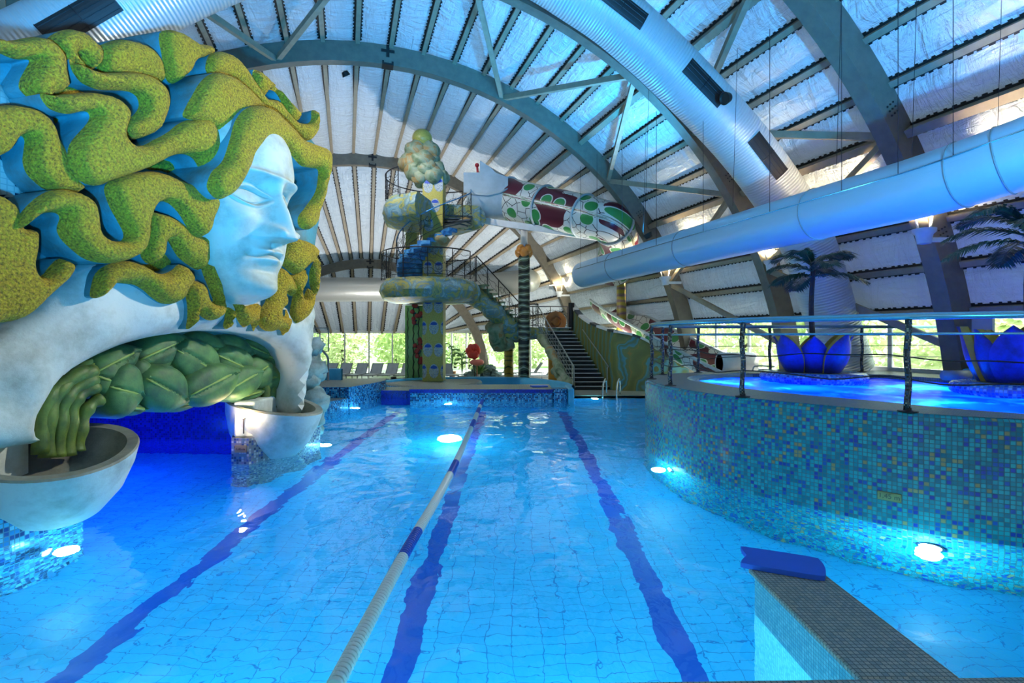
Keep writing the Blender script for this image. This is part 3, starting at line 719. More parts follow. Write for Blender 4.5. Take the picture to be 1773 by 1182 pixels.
# depth plate on the far pedestal
pt = MB(); pt.box((-4.68, 8.765, .27), (.2, .02, .12)); pl = pt.build('depth_plate', plain('brown_plate', (.16, .12, .07), .5), SCU)
def text(s, size, loc, rot, mat, parent, name='lettering', ext=.002):
    c = bpy.data.curves.new(name, 'FONT'); c.body = s; c.size = size; c.align_x = 'CENTER'; c.align_y = 'CENTER'; c.extrude = ext
    o = bpy.data.objects.new(name, c); o.data.materials.append(mat)
    me = bpy.data.meshes.new_from_object(o); bpy.data.objects.remove(o)
    o = bpy.data.objects.new(name, me); o.location = loc; o.rotation_euler = rot; put(o, parent)
    return o
text('1,45 m', .055, (-4.68, 8.75, .27), (R(90), 0, 0), M['black'], pl)
# small warm lamp on the plinth
wl_ = empty('grotto_lamp', P(422, 720, 8.72), 0, 'small bright warm lamp on the pale plinth under the arch', 'lamp')
MB().ball((0, 0, 0), .035).build('bulb', glow('warm_bulb', (1, .72, .35), 60), wl_, smooth=True)
MB().tube([(0, .1, -.02), (0, .02, -.02), (0, 0, -.05)], .02, 8).tube([(0, 0, -.05), (0, 0, -.3)], .012, 8).build('bracket', M['iron'], wl_)
lamp('POINT', 'grotto_lamp_light', P(422, 720, 8.62), 25, (1, .7, .4), .04)
# ================================================================ raised round pool on the right, fore edge, lane rope
def smooth2(pts, n=6, closed=False): return [(p.x, p.y) for p in spline([(x, y, 0) for x, y in pts], n, closed)]
JO = smooth2([(9.5, 3.7), (7.2, 4.5), (5.31, 5.33), (4.55, 5.75), (4.0, 6.33), (3.46, 6.96), (3.02, 7.6), (2.7, 8.6), (2.6, 9.6), (2.72, 10.6), (3.3, 11.7), (4.4, 12.4), (5.4, 12.8)], 6)
JZ, JW = 1.33, 1.25
def wallband(line, prof, name, mat, parent=None, kind=None, closed=False, **kw):
    """sweep a vertical profile [(offset outward, z)] along a plan line"""
    L = 0; rows = []; uvs = []; N = len(line)
    for i, p in enumerate(line):
        a = Vector((*line[(i - 1) % N if closed else max(i - 1, 0)], 0)); b = Vector((*line[(i + 1) % N if closed else min(i + 1, N - 1)], 0)); t = (b - a).normalized(); n = Vector((-t.y, t.x, 0))
        if i: L += hypot(p[0] - line[i - 1][0], p[1] - line[i - 1][1])
        r = []; u = []; s = 0
        for j, (o, z) in enumerate(prof):
            if j: s += hypot(o - prof[j - 1][0], z - prof[j - 1][1])
            r.append(Vector((p[0], p[1], 0)) + n * o + Vector((0, 0, z))); u.append((L, s))
        rows.append(r); uvs.append(u)
    if closed: rows.append(rows[0]); uvs.append([(L + .3, q[1]) for q in uvs[0]])
    mb = MB(); mb.grid(rows, 0, uvs); return mb.build(name, mat, parent, kind=kind, smooth=True, auto=True, weld=False, **kw)
JAC = empty('raised_pool', (0, 0, 0), 0, 'raised round pool with turquoise mosaic wall and grey mosaic rim', 'raised pool')
wallband(JO, [(0, -1.44), (0, JZ - .06), (-.02, JZ - .02), (-.06, JZ)], 'mosaic_wall', M['jac'], JAC)
# rim deck with the water basin cut out of it: outer line to inner line, then terrace
JI = smooth2([(9.5, 4.6), (7.0, 5.35), (6.0, 5.8), (5.35, 6.45), (4.95, 7.15), (4.5, 7.7), (4.05, 8.5), (3.75, 9.6), (3.75, 10.4), (4.1, 11.1), (4.8, 11.7), (5.6, 12.0)], 6)
def resample(line, n):
    d = [0]
    for a, b in zip(line, line[1:]): d.append(d[-1] + hypot(b[0] - a[0], b[1] - a[1]))
    out = []
    for k in range(n): t = d[-1] * k / (n - 1); out.append((interp(d, [p[0] for p in line], t), interp(d, [p[1] for p in line], t)))
    return out
ja, jb = resample(JO, 90), resample(JI, 90)
rows = []
for a, b in zip(ja, jb):
    d = Vector((b[0] - a[0], b[1] - a[1], 0)); dn = d.normalized(); rows.append([Vector((a[0], a[1], JZ)) + dn * .06, Vector((a[0], a[1], JZ)) + d * .45, Vector((b[0], b[1], JZ)) - dn * .22])
MB().grid(rows).build('rim_deck', M['deck'], JAC, weld=False)
rows = []
M['lip'] = plain('pale_blue_rim_tile', (.3, .45, .5), .3)
for a, b in zip(ja, jb):
    d = Vector((b[0] - a[0], b[1] - a[1], 0)).normalized(); B = Vector((b[0], b[1], JZ))
    rows.append([B - d * .22, B - d * .2 + Vector((0, 0, -.03)), B - d * .05 + Vector((0, 0, -.05)), B + Vector((0, 0, -.02)), B + d * .02 + Vector((0, 0, -.7))])
MB().grid(rows).build('overflow_lip', M['lip'], JAC, smooth=True, weld=False)
MB().prism(jb + [(8.4, 11.6), (9.0, 10.2), (9.4, 9.0), (9.55, 4.5)], .4, .45).build('basin_floor', M['navym'] if 0 else mosaic('blue_basin_mosaic', [(0, (.02, .1, .6)), (.4, (.03, .2, .75)), (.8, (.01, .05, .4))], .05, (.02, .1, .4)), JAC)
rows = []
wr = []
for i in range(61):
    r = []
    for j in range(61): x, y = 3.4 + 8.6 * j / 60, 3.6 + 9.2 * i / 60; r.append(Vector((x, y, JW + .03 * noise.noise(Vector((x * 1.6, y * 1.6, 0))) + .012 * noise.noise(Vector((x * 6, y * 6, 3))))))
    wr.append(r)
q = MB(); poly = jb + [(8.5, 11.7), (9.1, 10.2), (9.5, 9.0), (9.6, 4.5)]
keep = MB(); vs = [p for r in wr for p in r]
fs = [(j * 61 + k, j * 61 + k + 1, (j + 1) * 61 + k + 1, (j + 1) * 61 + k) for j in range(60) for k in range(60) if inside((vs[j * 61 + k].x + .07, vs[j * 61 + k].y + .07), poly)]
used = sorted({i for f in fs for i in f}); mp = {i: n for n, i in enumerate(used)}
keep.add([vs[i] for i in used], [tuple(mp[i] for i in f) for f in fs]); keep.build('bubbling_water', M['jwater'], JAC, smooth=True)
# terrace beyond and beside the raised pool
slab('floor', [(5.4, 12.03), (5.4, 12.8), (6.2, 13), (13.2, 13), (14.6, -4), (9.6, -4), (9.6, 4.4), (9.4, 9.0), (9.0, 10.2), (8.4, 11.65)], JZ, 'deck', 1.6)
# depth plate of the raised pool wall
ang_ = atan2(5.33 - 5.9, 5.31 - 4.4)
pc = PW(1551, 858, .0); pc = Vector((4.82, 5.60, 0))
Yp = 5.6; pc = P(1551, 859, Yp)
# nearest wall point on the sight line
best = min(range(len(JO) - 1), key=lambda i: abs(JO[i][0] / JO[i][1] - (1551 - 890) / 886)); wx, wy = JO[best]; t_ = Vector((JO[best + 1][0] - JO[best - 1][0], JO[best + 1][1] - JO[best - 1][1], 0)).normalized(); n_ = Vector((-t_.y, t_.x, 0))
if n_.y > 0: n_ = -n_
rz = atan2(n_.y, n_.x) + pi / 2; cz = 2.2 - (859 - 582) / 886 * wy
dp = empty('depth_plate', Vector((wx, wy, cz)) + n_ * .012, rz, 'small brass plate reading 1,45 m on the turquoise mosaic wall', 'sign')
q = MB(); q.box((0, 0, 0), (.23, .02, .1)); q.build('plate', plain('aged_brass', (.2, .2, .08), .45, .3), dp, bevel=.008)
tx = text('1,45 m', .075, (0, -.012, 0), (R(90), 0, 0), M['black'], dp)
# railing of the raised pool
RAIL = empty('pool_railing', (0, 0, 0), 0, 'steel railing with dark mosaic posts and wavy wires around raised pool', 'railing')
def jac_pt(i, inset): a, b = Vector((*ja[i], JZ)), Vector((*jb[i], JZ)); return a + (b - a).normalized() * inset
postpx = [(1587, 712), (1288, 688), (1160, 670), (1121, 655)]
M['postm'] = mosaic('dark_mosaic_post', [(0, (.02, .02, .02)), (.45, (.05, .08, .1)), (.65, (.3, .28, .2)), (.85, (.02, .06, .14))], .022, (.02, .02, .02))
def sight(px):    # point of the rim line seen at this column
    return min(range(5, 85), key=lambda i: abs(jac_pt(i, .13).x / jac_pt(i, .13).y - (px - 890) / 886) + (0 if jac_pt(i, .13).y < 10.3 else 1))
posts = []
idx = [sight(1587), sight(1288), sight(1160)]
i0 = idx[0]; far = 66
ids = [6] + idx + [far, 74, 82]
for i in ids: posts.append(jac_pt(i, .13))
posts.append(Vector((6.2, 12.4, JZ))); posts.append(Vector((8.5, 12.5, JZ))); posts.append(Vector((11, 12.6, JZ)))
for p in posts:
    m = MB(); m.tube([p + Vector((.012 * sin(k * 1.3 + p.x), 0, 1.06 * k / 8)) for k in range(9)], .035, 10); m.build('post', M['postm'], RAIL, smooth=True)
    m = MB(); m.lathe([(.1, 0), (.1, .012), (.04, .02), (.036, .05)], p, 16); m.build('base_flange', M['iron'], RAIL)
line = [jac_pt(i, .13) for i in range(0, 88, 2)] + posts[-3:]
line = spline(line, 2)
M['bluerail'] = plain('blue_grey_steel_handrail', (.2, .42, .52), .2, .75, .05)
MB().tube([p + Vector((0, 0, 1.1)) for p in line], .04, 12).build('handrail', M['bluerail'], RAIL, smooth=True)
MB().tube([p + Vector((0, 0, .9)) for p in line], .014, 8).build('rail', M['bluerail'], RAIL, smooth=True)
for h, s in ((.62, 1), (.36, 2)):
    MB().tube([p + Vector((0, 0, h + .03 * sin(i * .35 * s + s) + .012 * sin(i * 1.1 + h))) for i, p in enumerate(line)], .009, 6).build('wavy_wire', M['iron'], RAIL, smooth=True)

# lotus planters on round mosaic islands, each with a palm
M['petal'] = paint('royal_blue_petal', (.01, .04, .42), (.012, .014, .05), rough=.4, ds=3, amt=.9)
M['petalin'] = paint('yellow_petal_lining', (.5, .36, .04), (.3, .22, .05), rough=.5)
M['trunk'] = paint('dark_fibrous_trunk', (.035, .028, .02), (.01, .01, .012), bump=1, bs=20)
def frond_mat():
    t = NT('dark_palm_green'); t.set(Base_Color=t.ramp(t.noise(t.coord(), 4, 3), [(.3, (.008, .03, .02)), (.7, (.02, .09, .05))]), Roughness=.4); return t.m
M['frond'] = frond_mat()
def frond(mb, base, az, L, rise, droop, w=.42, n=26, seed=0):
    rnd = random.Random(seed); pts = []
    for k in range(n + 1):
        t = k / n; pts.append(Vector(base) + Vector((cos(az), sin(az), 0)) * (L * (t - .12 * t * t)) + Vector((0, 0, rise * t - droop * t * t)))
    mb.tube(pts, [.018 * (1 - .8 * k / n) + .003 for k in range(n + 1)], 6)
    for k in range(2, n + 1):
        t = k / n; T = (pts[k] - pts[k - 1]).normalized(); S = T.cross(Vector((0, 0, 1))).normalized(); U = S.cross(T)
        ll = w * (sin(pi * min(1, t * .9 + .12)) ** .6) * (.9 + .2 * rnd.random())
        for s in (-1, 1):
            for h in (0, .5):
                b = pts[k] - T * (L / n * h); d = (S * s * .7 + T * .75 + U * (-.25 + .25 * rnd.random())).normalized(); ww = .018
                tip = b + d * ll + Vector((0, 0, -ll * .16)); mid = b + d * ll * .5 + Vector((0, 0, .02)); x = d.cross(U).normalized() * ww
                mb.add([b - x * .4, b + x * .4, mid + x, mid - x, mid + U * .006, tip], [(0, 1, 2, 4), (0, 4, 3), (3, 4, 5), (4, 2, 5)])
def palm(c, h, L, az0, label, nf=9, lab=None):
    root = empty('potted_palm', c, 0, label, 'palm tree', 'palms in the blue lotus planters')
    MB().tube([(0.02 * sin(k), 0, h * k / 8) for k in range(9)], [.06 - .002 * k for k in range(9)], 12).build('trunk', M['trunk'], root, smooth=True)
    for k in range(nf):
        az = az0 + 2 * pi * k / nf + .25 * sin(k * 5); lv = k % 3
        m = MB(); frond(m, (0, 0, h - .05 - .12 * lv), az, L * (.84 + .1 * lv), (.75, .5, .28)[lv] * L, (.9, .75, .7)[lv] * L * .68, seed=k + int(h * 10)); m.build('frond', M['frond'], root, weld=False)
    return root
def lotus(c, r, h, rot, label):
    root = empty('lotus_planter', c, rot, label, 'planter', 'blue lotus planters in the raised pool')
    MB().lathe([(r * .5, 0), (r * .62, h * .12), (r * .6, h * .42), (.01, h * .44)], (0, 0, 0), 32).build('pot', M['petal'], root, smooth=True)
    for k in range(8):
        a = 2 * pi * k / 8; inner = k % 2; rr = r * (.74 if inner else .88); hh = h * (.94 if inner else 1)
        rows = []; rows2 = []
        for j in range(11):
            t = j / 10; z = hh * t; rad = rr * (.66 + .34 * sin(pi * min(1, t * .7 + .1))) + r * .26 * t ** 4
            w = (rr * .46) * (1 - t ** 2.6) ** .8 * (.72 + .5 * sin(pi * t * .8)) + .003
            row = []; ro2 = []
            for i in range(9):
                s = (i - 4) / 4; th = a + s * w / rad; q = rad * (1 - .06 * s * s)
                row.append(Vector((q * cos(th), q * sin(th), z))); q2 = q - .11; ro2.append(Vector((q2 * cos(th), q2 * sin(th), z)))
            rows.append(row); rows2.append(ro2)
        m = MB(); m.grid(rows, 0); m.grid(rows2, 1, flip=True)
        for e in (0, 8): m.grid([[x[e] for x in rows], [x[e] for x in rows2]], 1)
        m.build('petal', [M['petal'], M['petalin']], root, smooth=True, auto=True)
    return root
M['islandm'] = mosaic('blue_and_white_mosaic', [(0, (.03, .12, .55)), (.35, (.05, .28, .7)), (.6, (.25, .5, .75)), (.8, (.02, .06, .35))], .05, (.1, .2, .4))
def island(c, r, label):
    rt = empty('planter_island', c, 0, label, 'island', 'round mosaic islands in the raised pool')
    m = MB(); m.lathe([(r * .92, -.8), (r * .95, -.02), (r * 1.0, .03), (r * 1.02, .09), (r, .15), (r * .95, .19)], (0, 0, 0), 48, 0); m.build('mosaic_ring', M['islandm'], rt, smooth=True)
    m = MB(); m.lathe([(r * .955, .188), (.001, .195)], (0, 0, 0), 48, 0); m.build('top', M['deck'], rt)
I1, I2 = Vector((6.35, 10.9, JW)), Vector((8.25, 8.35, JW))
island(I1, 1.0, 'round blue mosaic island under the planter in mid water')
island(I2, .88, 'round blue mosaic island at the right edge of picture')
up = Vector((0, 0, .2))
lotus(I1 + up, .84, .80, R(18), 'blue lotus shaped planter with yellow petal linings in mid water')
lotus(I2 + up, .78, .92, R(40), 'blue lotus shaped planter cut by right edge of picture')
palm(I1 + up, 2.3, 1.12, .3, 'dark green palm in the lotus planter, seen whole in the middle of the raised pool', 10)
palm(I2 + up + Vector((.15, 0, 0)), 2.55, 1.35, .1, 'dark green palm at the right edge, cut by the picture', 11)

# ---------------------------------------------------------------- fore edge of the swimming pool and its lip wall
EZ = .35
MB().prism([(-9, 2.56), (-9, -2.4), (11, -2.4), (11, 2.95), (2.4, 2.785), (1.9, 2.775)], -1.44, EZ).build('pool_edge', M['deck'], kind='structure', bevel=.02)
M['palet'] = mosaic('pale_turquoise_small_tiles', [(0, (.2, .55, .62)), (.5, (.25, .62, .68)), (.8, (.16, .48, .58))], .026, (.06, .2, .26), .25, .06)
lw = empty('lip_wall', (0, 0, 0), 0, 'low tiled dividing wall with grey mosaic coping jutting into the pool', 'wall')
MB().prism([(1.91, 2.77), (2.39, 2.77), (2.39, 4.0), (1.91, 4.06)], -1.44, EZ - .04).build('tiled_body', M['palet'], lw)
MB().prism([(1.87, 2.77), (2.42, 2.77), (2.42, 4.03), (1.87, 4.09)], EZ - .04, EZ + .002).build('coping', M['deck'], lw, bevel=.015)
MB().prism([(2.4, 3.0), (11, 3.2), (11, 2.9), (2.4, 2.75)], -1.44, EZ - .01).build('pool_edge', M['deck'], kind='structure') if 0 else None
# kickboard lying on the end of the wall
kb = []
L_, Wd = .60, .36
outl = [(-L_ / 2, -Wd * .42), (-L_ * .42, -Wd / 2), (L_ * .36, -Wd / 2), (L_ * .47, -Wd * .36), (L_ / 2, 0), (L_ * .47, Wd * .36), (L_ * .36, Wd / 2), (-L_ * .42, Wd / 2), (-L_ / 2, Wd * .42), (-L_ * .47, Wd * .18), (-L_ * .44, 0), (-L_ * .47, -Wd * .18)]
pl2 = [(p.x, p.y) for p in spline([(x, y, 0) for x, y in outl], 5, True)]
o = MB().prism(pl2, -.02, .02).build('kickboard', plain('royal_blue_foam', (.012, .1, .6), .55, var=.05), bevel=.012, label='royal blue foam kickboard lying across the end of the tiled wall', cat='kickboard')
kc = PW(1354, 974, .375); o.location = (kc.x, kc.y, EZ + .024 + .0); o.rotation_euler = (0, 0, R(-24))

# ---------------------------------------------------------------- lane rope
lr = empty('lane_rope', (0, 0, 0), 0, 'white and blue floating lane rope running down the pool', 'lane rope')
M['fw'] = plain('white_float', (.62, .66, .62), .35); M['fb'] = plain('blue_float', (.01, .06, .4), .35)
A, B = PW(575, 1200), PW(836, 692)
pts = [A, PW(700, 962), PW(790, 800), B]
ctr = spline(pts, 40); cum = [0]
for a, b in zip(ctr, ctr[1:]): cum.append(cum[-1] + (b - a).length)
LT = cum[-1]; MB().tube(ctr, .006, 5).build('cable', M['steel'], lr)
def at_len(s): return Vector((interp(cum, [p.x for p in ctr], s), interp(cum, [p.y for p in ctr], s), .0))
s = .05; k = 0; fl_w = MB(); fl_b = MB(); runs = []
def is_blue(y):
    return (5.05 < y < 5.75) or (8.1 < y < 8.9) or (12.2 < y < 13.2) or (14.4 < y < 15.4) or y > 16.1
proto = {}
while s < LT:
    p = at_len(s); col = 'fb' if is_blue(p.y) else 'fw'; d = (at_len(s + .05) - at_len(s - .05)).normalized()
    if col not in proto:
        m = MB(); m.lathe([(.014, -.02), (.052, -.016), (.06, -.006), (.06, .006), (.052, .016), (.014, .02)], (0, 0, 0), 14, 0, Matrix.Rotation(R(90), 3, 'Y'))
        proto[col] = m.build('float_disc', M[col], None, smooth=True, auto=True); o = proto[col]; o.parent = lr
    else:
        o = proto[col].copy(); COL.objects.link(o); o.parent = lr
    o.location = p + Vector((0, 0, .012)); o.rotation_euler = (0, 0, atan2(d.y, d.x)); s += .045 if p.y < 8 else .06; k += 1
# ================================================================ air ducts
def duct(name, uvz, r, mat, label, bands=(), n=36, line=None, sub=8):
    root = empty(name, (0, 0, 0), 0, label, 'air duct')
    pts = spline([H(*p) for p in uvz], sub); rr = r if isinstance(r, list) else [r] * len(pts)
    MB().tube(pts, rr, n, 0).build('duct_body', mat, root, smooth=True, auto=True)
    for t in bands:
        i = int(t * (len(pts) - 1)); T = (pts[min(i + 1, len(pts) - 1)] - pts[max(0, i - 1)]).normalized(); x = T.orthogonal().normalized(); y = T.cross(x)
        MB().tube([pts[i] + (x * cos(2 * pi * k / 30) + y * sin(2 * pi * k / 30)) * (rr[i] + .006) for k in range(30)], .012, 6, closed=True).build('seam_ring', M['iron'] if 0 else M['grey'], root, smooth=True)
    return root, pts
d1, dp1 = duct('ribbed_air_duct', [(-9.9, 10.2, .5), (-8.6, 10.2, 3.6), (-6.9, 10.2, 5.2), (-5.6, 10.2, 6.1), (-4.45, 10.2, 6.98), (-3.4, 10.2, 7.87), (-1.8, 10.2, 9.0), (.6, 10.2, 10.2), (3.0, 10.2, 10.3), (5.11, 10.2, 9.61), (6.39, 10.2, 8.95), (7.77, 10.2, 8.03), (9.23, 10.2, 6.91), (10.55, 10.2, 5.6), (11.4, 10.2, 4.4), (12.1, 10.2, 2.7), (12.7, 10.2, 1.34)], .62, M['ribduct'], 'wide ribbed pale air duct arching over the whole hall with black vents')
def vent(p_uvz, q_uvz, L, W, side=1.0):
    a, b = H(*p_uvz), H(*q_uvz)
    i = min(range(len(dp1)), key=lambda k: (dp1[k] - a).length); p = dp1[i]; T = (dp1[i + 1] - dp1[i - 1]).normalized()
    tocam = (Vector((0, 0, 2.2)) - p); tocam = (tocam - T * tocam.dot(T)).normalized(); s = T.cross(tocam).normalized()
    if s.z < 0: s = -s
    mb = MB(); fr = MB(); rows = []
    for j in range(9):
        ph = (side - W / 2 / .62 + W / .62 * j / 8); d = tocam * cos(ph) + s * sin(ph)
        rows.append([p + T * (L * (k / 6 - .5)) + d * .645 for k in range(7)])
    mb.grid(rows); mb.build('vent_grille', M['black'], d1)
    for j in range(1, 8, 2): fr.tube([x for x in rows[j]], .006, 4)
    for k in (0, 3, 6): fr.tube([r[k] for r in rows], .012, 4)
    fr.build('grille_bars', M['iron'], d1)
for q, s_ in (((5.6, 10.2, 9.2), .45), ((7.85, 10.2, 7.98), .45), ((9.6, 10.2, 6.6), .45), ((-4.1, 10.2, 7.3), .2)): vent(q, q, 1.15, .36, s_)
d2, dp2 = duct('smooth_air_duct', [(8.35, 17.25, 4.48), (8.35, 15.6, 4.48), (8.35, 13, 4.48), (8.35, 10, 4.48), (8.35, 7, 4.48), (8.36, 5.4, 4.49), (8.5, 4.4, 4.6), (8.9, 3.5, 4.85), (9.7, 2.6, 5.3), (10.6, 1.9, 5.8)], .47, M['duct'], 'long smooth blue grey air duct running above the raised pool', (.16, .3, .44, .6, .655, .74, .8))
m = MB()
for side in (1,):
    seg = [p for p in dp2[2:-14]]
    Tn = (seg[-1] - seg[0]).normalized(); S = Tn.cross(Vector((0, 0, 1))).normalized()
    if S.x > 0: S = -S
    m.tube([p + (S * .95 + Vector((0, 0, .32))).normalized() * .48 for p in seg], .012, 6)
m.build('suspension_rail', M['steel'], d2)
for k in range(9):
    p = dp2[4 + k * 5] + S * .44 + Vector((0, 0, .16)); m = MB(); m.tube([p, p + Vector((0, 0, 3.6))], .006, 4); m.build('hanging_wire', M['iron'], d2)
for v, u in ((5, 9.2), (5.6, 8.3), (6.3, 7.6), (9, 7.9), (11, 7), (13, 8.2)):
    m = MB(); p = H(u, v, 5.0); m.tube([p, p + Vector((.1, 0, 3.4))], .005, 4); m.build('hanging_wire', M['iron'], d2)
d3, dp3 = duct('far_air_duct', [(-9, 29.3, 4.3), (-6, 29.4, 4.5), (-1.2, 29.5, 4.72), (3, 29.4, 4.85), (7, 28.9, 5.1), (9.3, 28.2, 5.35), (10.1, 28, 5.42)], .66, M['ribduct'] if 0 else duct_mat('pale_fabric_duct', (.27, .28, .26), 0), 'pale air duct across the far end under the last arch', (.3, .6))
MB().ball(H(10.1, 28, 5.42), .66, 20, 12).build('end_cap', duct_mat('pale_duct_end', (.5, .52, .45), 0), d3, smooth=True)

# uplighters on the arches
def flood(px, py, v, label, pw=1600):
    t = (px - 890) / 886; u = v * (HC * t + HS) / (HC - HS * t); Y = HS * u + HC * v; p = Vector((t * Y, Y, 2.2 - (py - 582) / 886 * Y))
    s = Y / 12
    r = empty('flood_lamp', p, 0, label, 'lamp', 'uplighters on the arches')
    MB().lathe([(.12, -.28), (.15, -.1), (.2, -.05), (.21, .02), (.18, .02)], (0, 0, 0), 20).build('housing', M['white'], r, smooth=True, auto=True)
    MB().lathe([(.001, .0), (.17, .0)], (0, 0, 0), 20).build('lens', glow('lamp_lens', (1, .93, .8), 25), r)
    MB().box((.3, 0, -.2), (.6, .06, .09)).build('arm', M['white'], r)
    m = MB(); m.beam((-.12, 0, .02), (-.2, 0, .3), .03, .03); m.beam((.12, 0, .02), (.16, 0, .3), .03, .03); m.beam((-.55, 0, .36), (.35, 0, .44), .38, .015); m.build('reflector', M['white'], r)
    lamp('SPOT', 'uplight', p + Vector((0, 0, .1)), pw, (1, .8, .5), .12, (R(180), 0, 0), 150, .8)
flood(1382, 0 + 402, 7.0, 'white uplighter on arch leg nearest the second palm') if 0 else None
flood(1600, 398, 7.3, 'white uplighter on the nearest arch leg at right')
flood(1335, 452, 11.9, 'white uplighter on the arch leg behind the first palm')
flood(1152, 480, 16.4, 'white uplighter on the arch leg beyond the smooth duct end', 1100)
flood(968, 505, 26.6, 'white uplighter on arch leg above the dark staircase', 420)
# ================================================================ slide tower, stairs, tube slide
def cloud_mat(name, stops, sc=1.2):
    t = NT(name); co = t.coord(); n = t.noise(co, sc, 6, .6, 1.2); t.set(Base_Color=t.ramp(n, stops), Roughness=.55); t.bump(t.noise(co, 6, 5), .4, .04); return t.m
M['cloud'] = cloud_mat('painted_cloud', [(.28, (.04, .06, .03)), (.38, (.14, .2, .1)), (.45, (.36, .32, .06)), (.5, (.17, .24, .17)), (.56, (.1, .2, .26)), (.6, (.26, .36, .34)), (.68, (.12, .3, .42)), (.75, (.36, .42, .3))], 2.3)
M['cloud2'] = cloud_mat('grey_green_cloud', [(.3, (.05, .08, .04)), (.43, (.16, .22, .12)), (.53, (.26, .3, .2)), (.63, (.3, .17, .04)), (.75, (.18, .22, .18))], 1.6)
M['bstep'] = cloud_mat('blue_painted_step', [(.3, (.01, .07, .2)), (.5, (.03, .2, .5)), (.7, (.1, .4, .7))], 3)
M['darkstep'] = plain('dark_steel_step', (.04, .06, .08), .35, .5)
K = 21.5 / 886
def TP(px, py, dy=0): return P(px, py, 21.5 + dy)
TX, TY = (752 - 890) * K, 21.5
def zy(y, Y=21.5): return 2.2 - (y - 582) / 886 * Y
TW = empty('slide_tower', (TX, TY, 0), 0, 'tall golden mosaic slide tower with painted cloud platforms and spiral stair', 'tower')
def tb(mb, name, mat, parent=TW, **kw):
    mb.v = [(a - TX, b - TY, c) for a, b, c in mb.v] if parent is TW else mb.v
    return mb.build(name, mat, parent, **kw)
def gold_mat():
    t = NT('golden_mosaic_column'); co = t.coord('UV'); n = t.noise(co, 26, 2); n2 = t.noise(co, 1.6, 3)
    t.set(Base_Color=t.mix(n2, t.ramp(n, [(.35, (.3, .2, .02)), (.5, (.55, .38, .04)), (.65, (.45, .42, .12))]), (.35, .34, .08)), Roughness=.35); t.bump(n, .3, .01); return t.m
M['gold'] = gold_mat()
mb = MB(); mb.box((TX, TY, (zy(659) + zy(310)) / 2), (.85, .85, zy(310) - zy(659))); tb(mb, 'column', M['gold'], bevel=.03)
M['medw'] = mosaic('white_medallion', [(0, (.38, .43, .45)), (.35, (.5, .53, .52)), (.6, (.14, .2, .32)), (.8, (.45, .4, .2))], .03); M['medb'] = plain('blue_medallion_heart', (.01, .06, .4), .4)
for x, y in ((744, 531), (762, 531), (754, 567), (770, 568), (737, 568), (744, 605), (762, 605), (754, 641), (770, 642), (737, 641), (744, 466), (762, 466), (754, 432), (756, 360), (745, 392), (744, 327), (763, 325), (767, 432)):
    mb = MB(); c = Vector(((x - 890) * K, TY - .432, zy(y)))
    a, b = .2, .29; sc = .6 if x in (770, 737, 767) else 1
    ring = [c + Vector((a * sc * cos(2 * pi * k / 20), 0, b * sin(2 * pi * k / 20))) for k in range(20)]
    ring = [Vector((max(TX - .42, min(TX + .42, p.x)), p.y, p.z)) for p in ring]
    mb.add(ring + [p + Vector((0, .01, 0)) for p in ring], [tuple(range(20))] + [(k, (k + 1) % 20, 20 + (k + 1) % 20, 20 + k) for k in range(20)], 0)
    for sx in (0,):
        q = [c + Vector((max(-9, sx * sc + .14 * sc * cos(2 * pi * k / 12)), -.004, .13 + .1 * abs(sin(2 * pi * k / 12)) * (1 if k < 7 else -.35) + 0 * sin(2 * pi * k / 12))) for k in range(12)]
        q = [Vector((max(TX - .42, min(TX + .42, p.x)), p.y, p.z)) for p in q]; mb.add(q, [tuple(range(12))], 1)
    tb(mb, 'medallion', [M['medw'], M['medb']], weld=False)
# crown of boulders
for x, y, r in ((731, 240, .42),):
    mb = MB(); mb.ball(TP(x, y), r, 24, 14, 0, (1, 1, .92)); tb(mb, 'top_ball', M['gold'], smooth=True)
for i, (x, y, r, d) in enumerate(((722, 262, .5, 0), (742, 262, .5, .1), (712, 282, .5, 0), (733, 280, .5, -.25), (748, 278, .36, 0), (722, 296, .5, -.1), (740, 292, .42, -.3), (756, 293, .36, 0), (730, 308, .45, -.15), (750, 304, .45, -.25), (764, 308, .36, 0), (742, 314, .4, 0), (716, 300, .35, .2))):
    mb = MB(); mb.ball(TP(x, y, d), r, 18, 12, 0, (1, 1, .9), .25, i); tb(mb, 'boulder', M['cloud2'], smooth=True)
def disc(cx, cy, r, z0, z1, name, a0=0, a1=360, rin=.2, mat='cloud', n=64):
    rows = []
    for k in range(n + 1):
        a = R(a0 + (a1 - a0) * k / n); lump = 1 + .035 * sin(7 * a) + .02 * sin(13 * a + 1)
        prof = [(rin, z0), (r * .75, z0 + .02), (r * .93, z0 + (z1 - z0) * .15), (r, z0 + (z1 - z0) * .45), (r * .97, z0 + (z1 - z0) * .75), (r * .88, z1 - .03), (r * .8, z1), (rin, z1)]
        rows.append([Vector((cx + q * lump * cos(a), cy + q * lump * sin(a), z)) for q, z in prof])
    mb = MB(); mb.grid(rows); mb.grid([rows[0][:], [rows[0][-1 - 0 * j] if 0 else rows[0][len(rows[0]) - 1 - j] for j in range(len(rows[0]))]])
    mb.f = mb.f[:n * 7]; mb.m = mb.m[:n * 7]; b = 0
    mb.f += [tuple(range(8)), tuple(n * 8 + k for k in range(7, -1, -1))]; mb.m += [0, 0]
    tb(mb, name, M[mat], smooth=True, auto=True)
disc(TX + .1 - .3, TY, 2.08, zy(525), zy(486), 'cloud_platform')
disc(TX, TY, 2.15, zy(396), zy(352), 'cloud_platform', 12, 259, .43, 'cloud')
mb = MB(); mb.ball(TP(806, 386), .34, 16, 10, 0, (1, 1, .75), .2, 4); mb.ball(TP(797, 390), .3, 16, 10, 0, (1, 1, .7), .2, 6); tb(mb, 'cloud_lump', M['cloud2'], smooth=True)
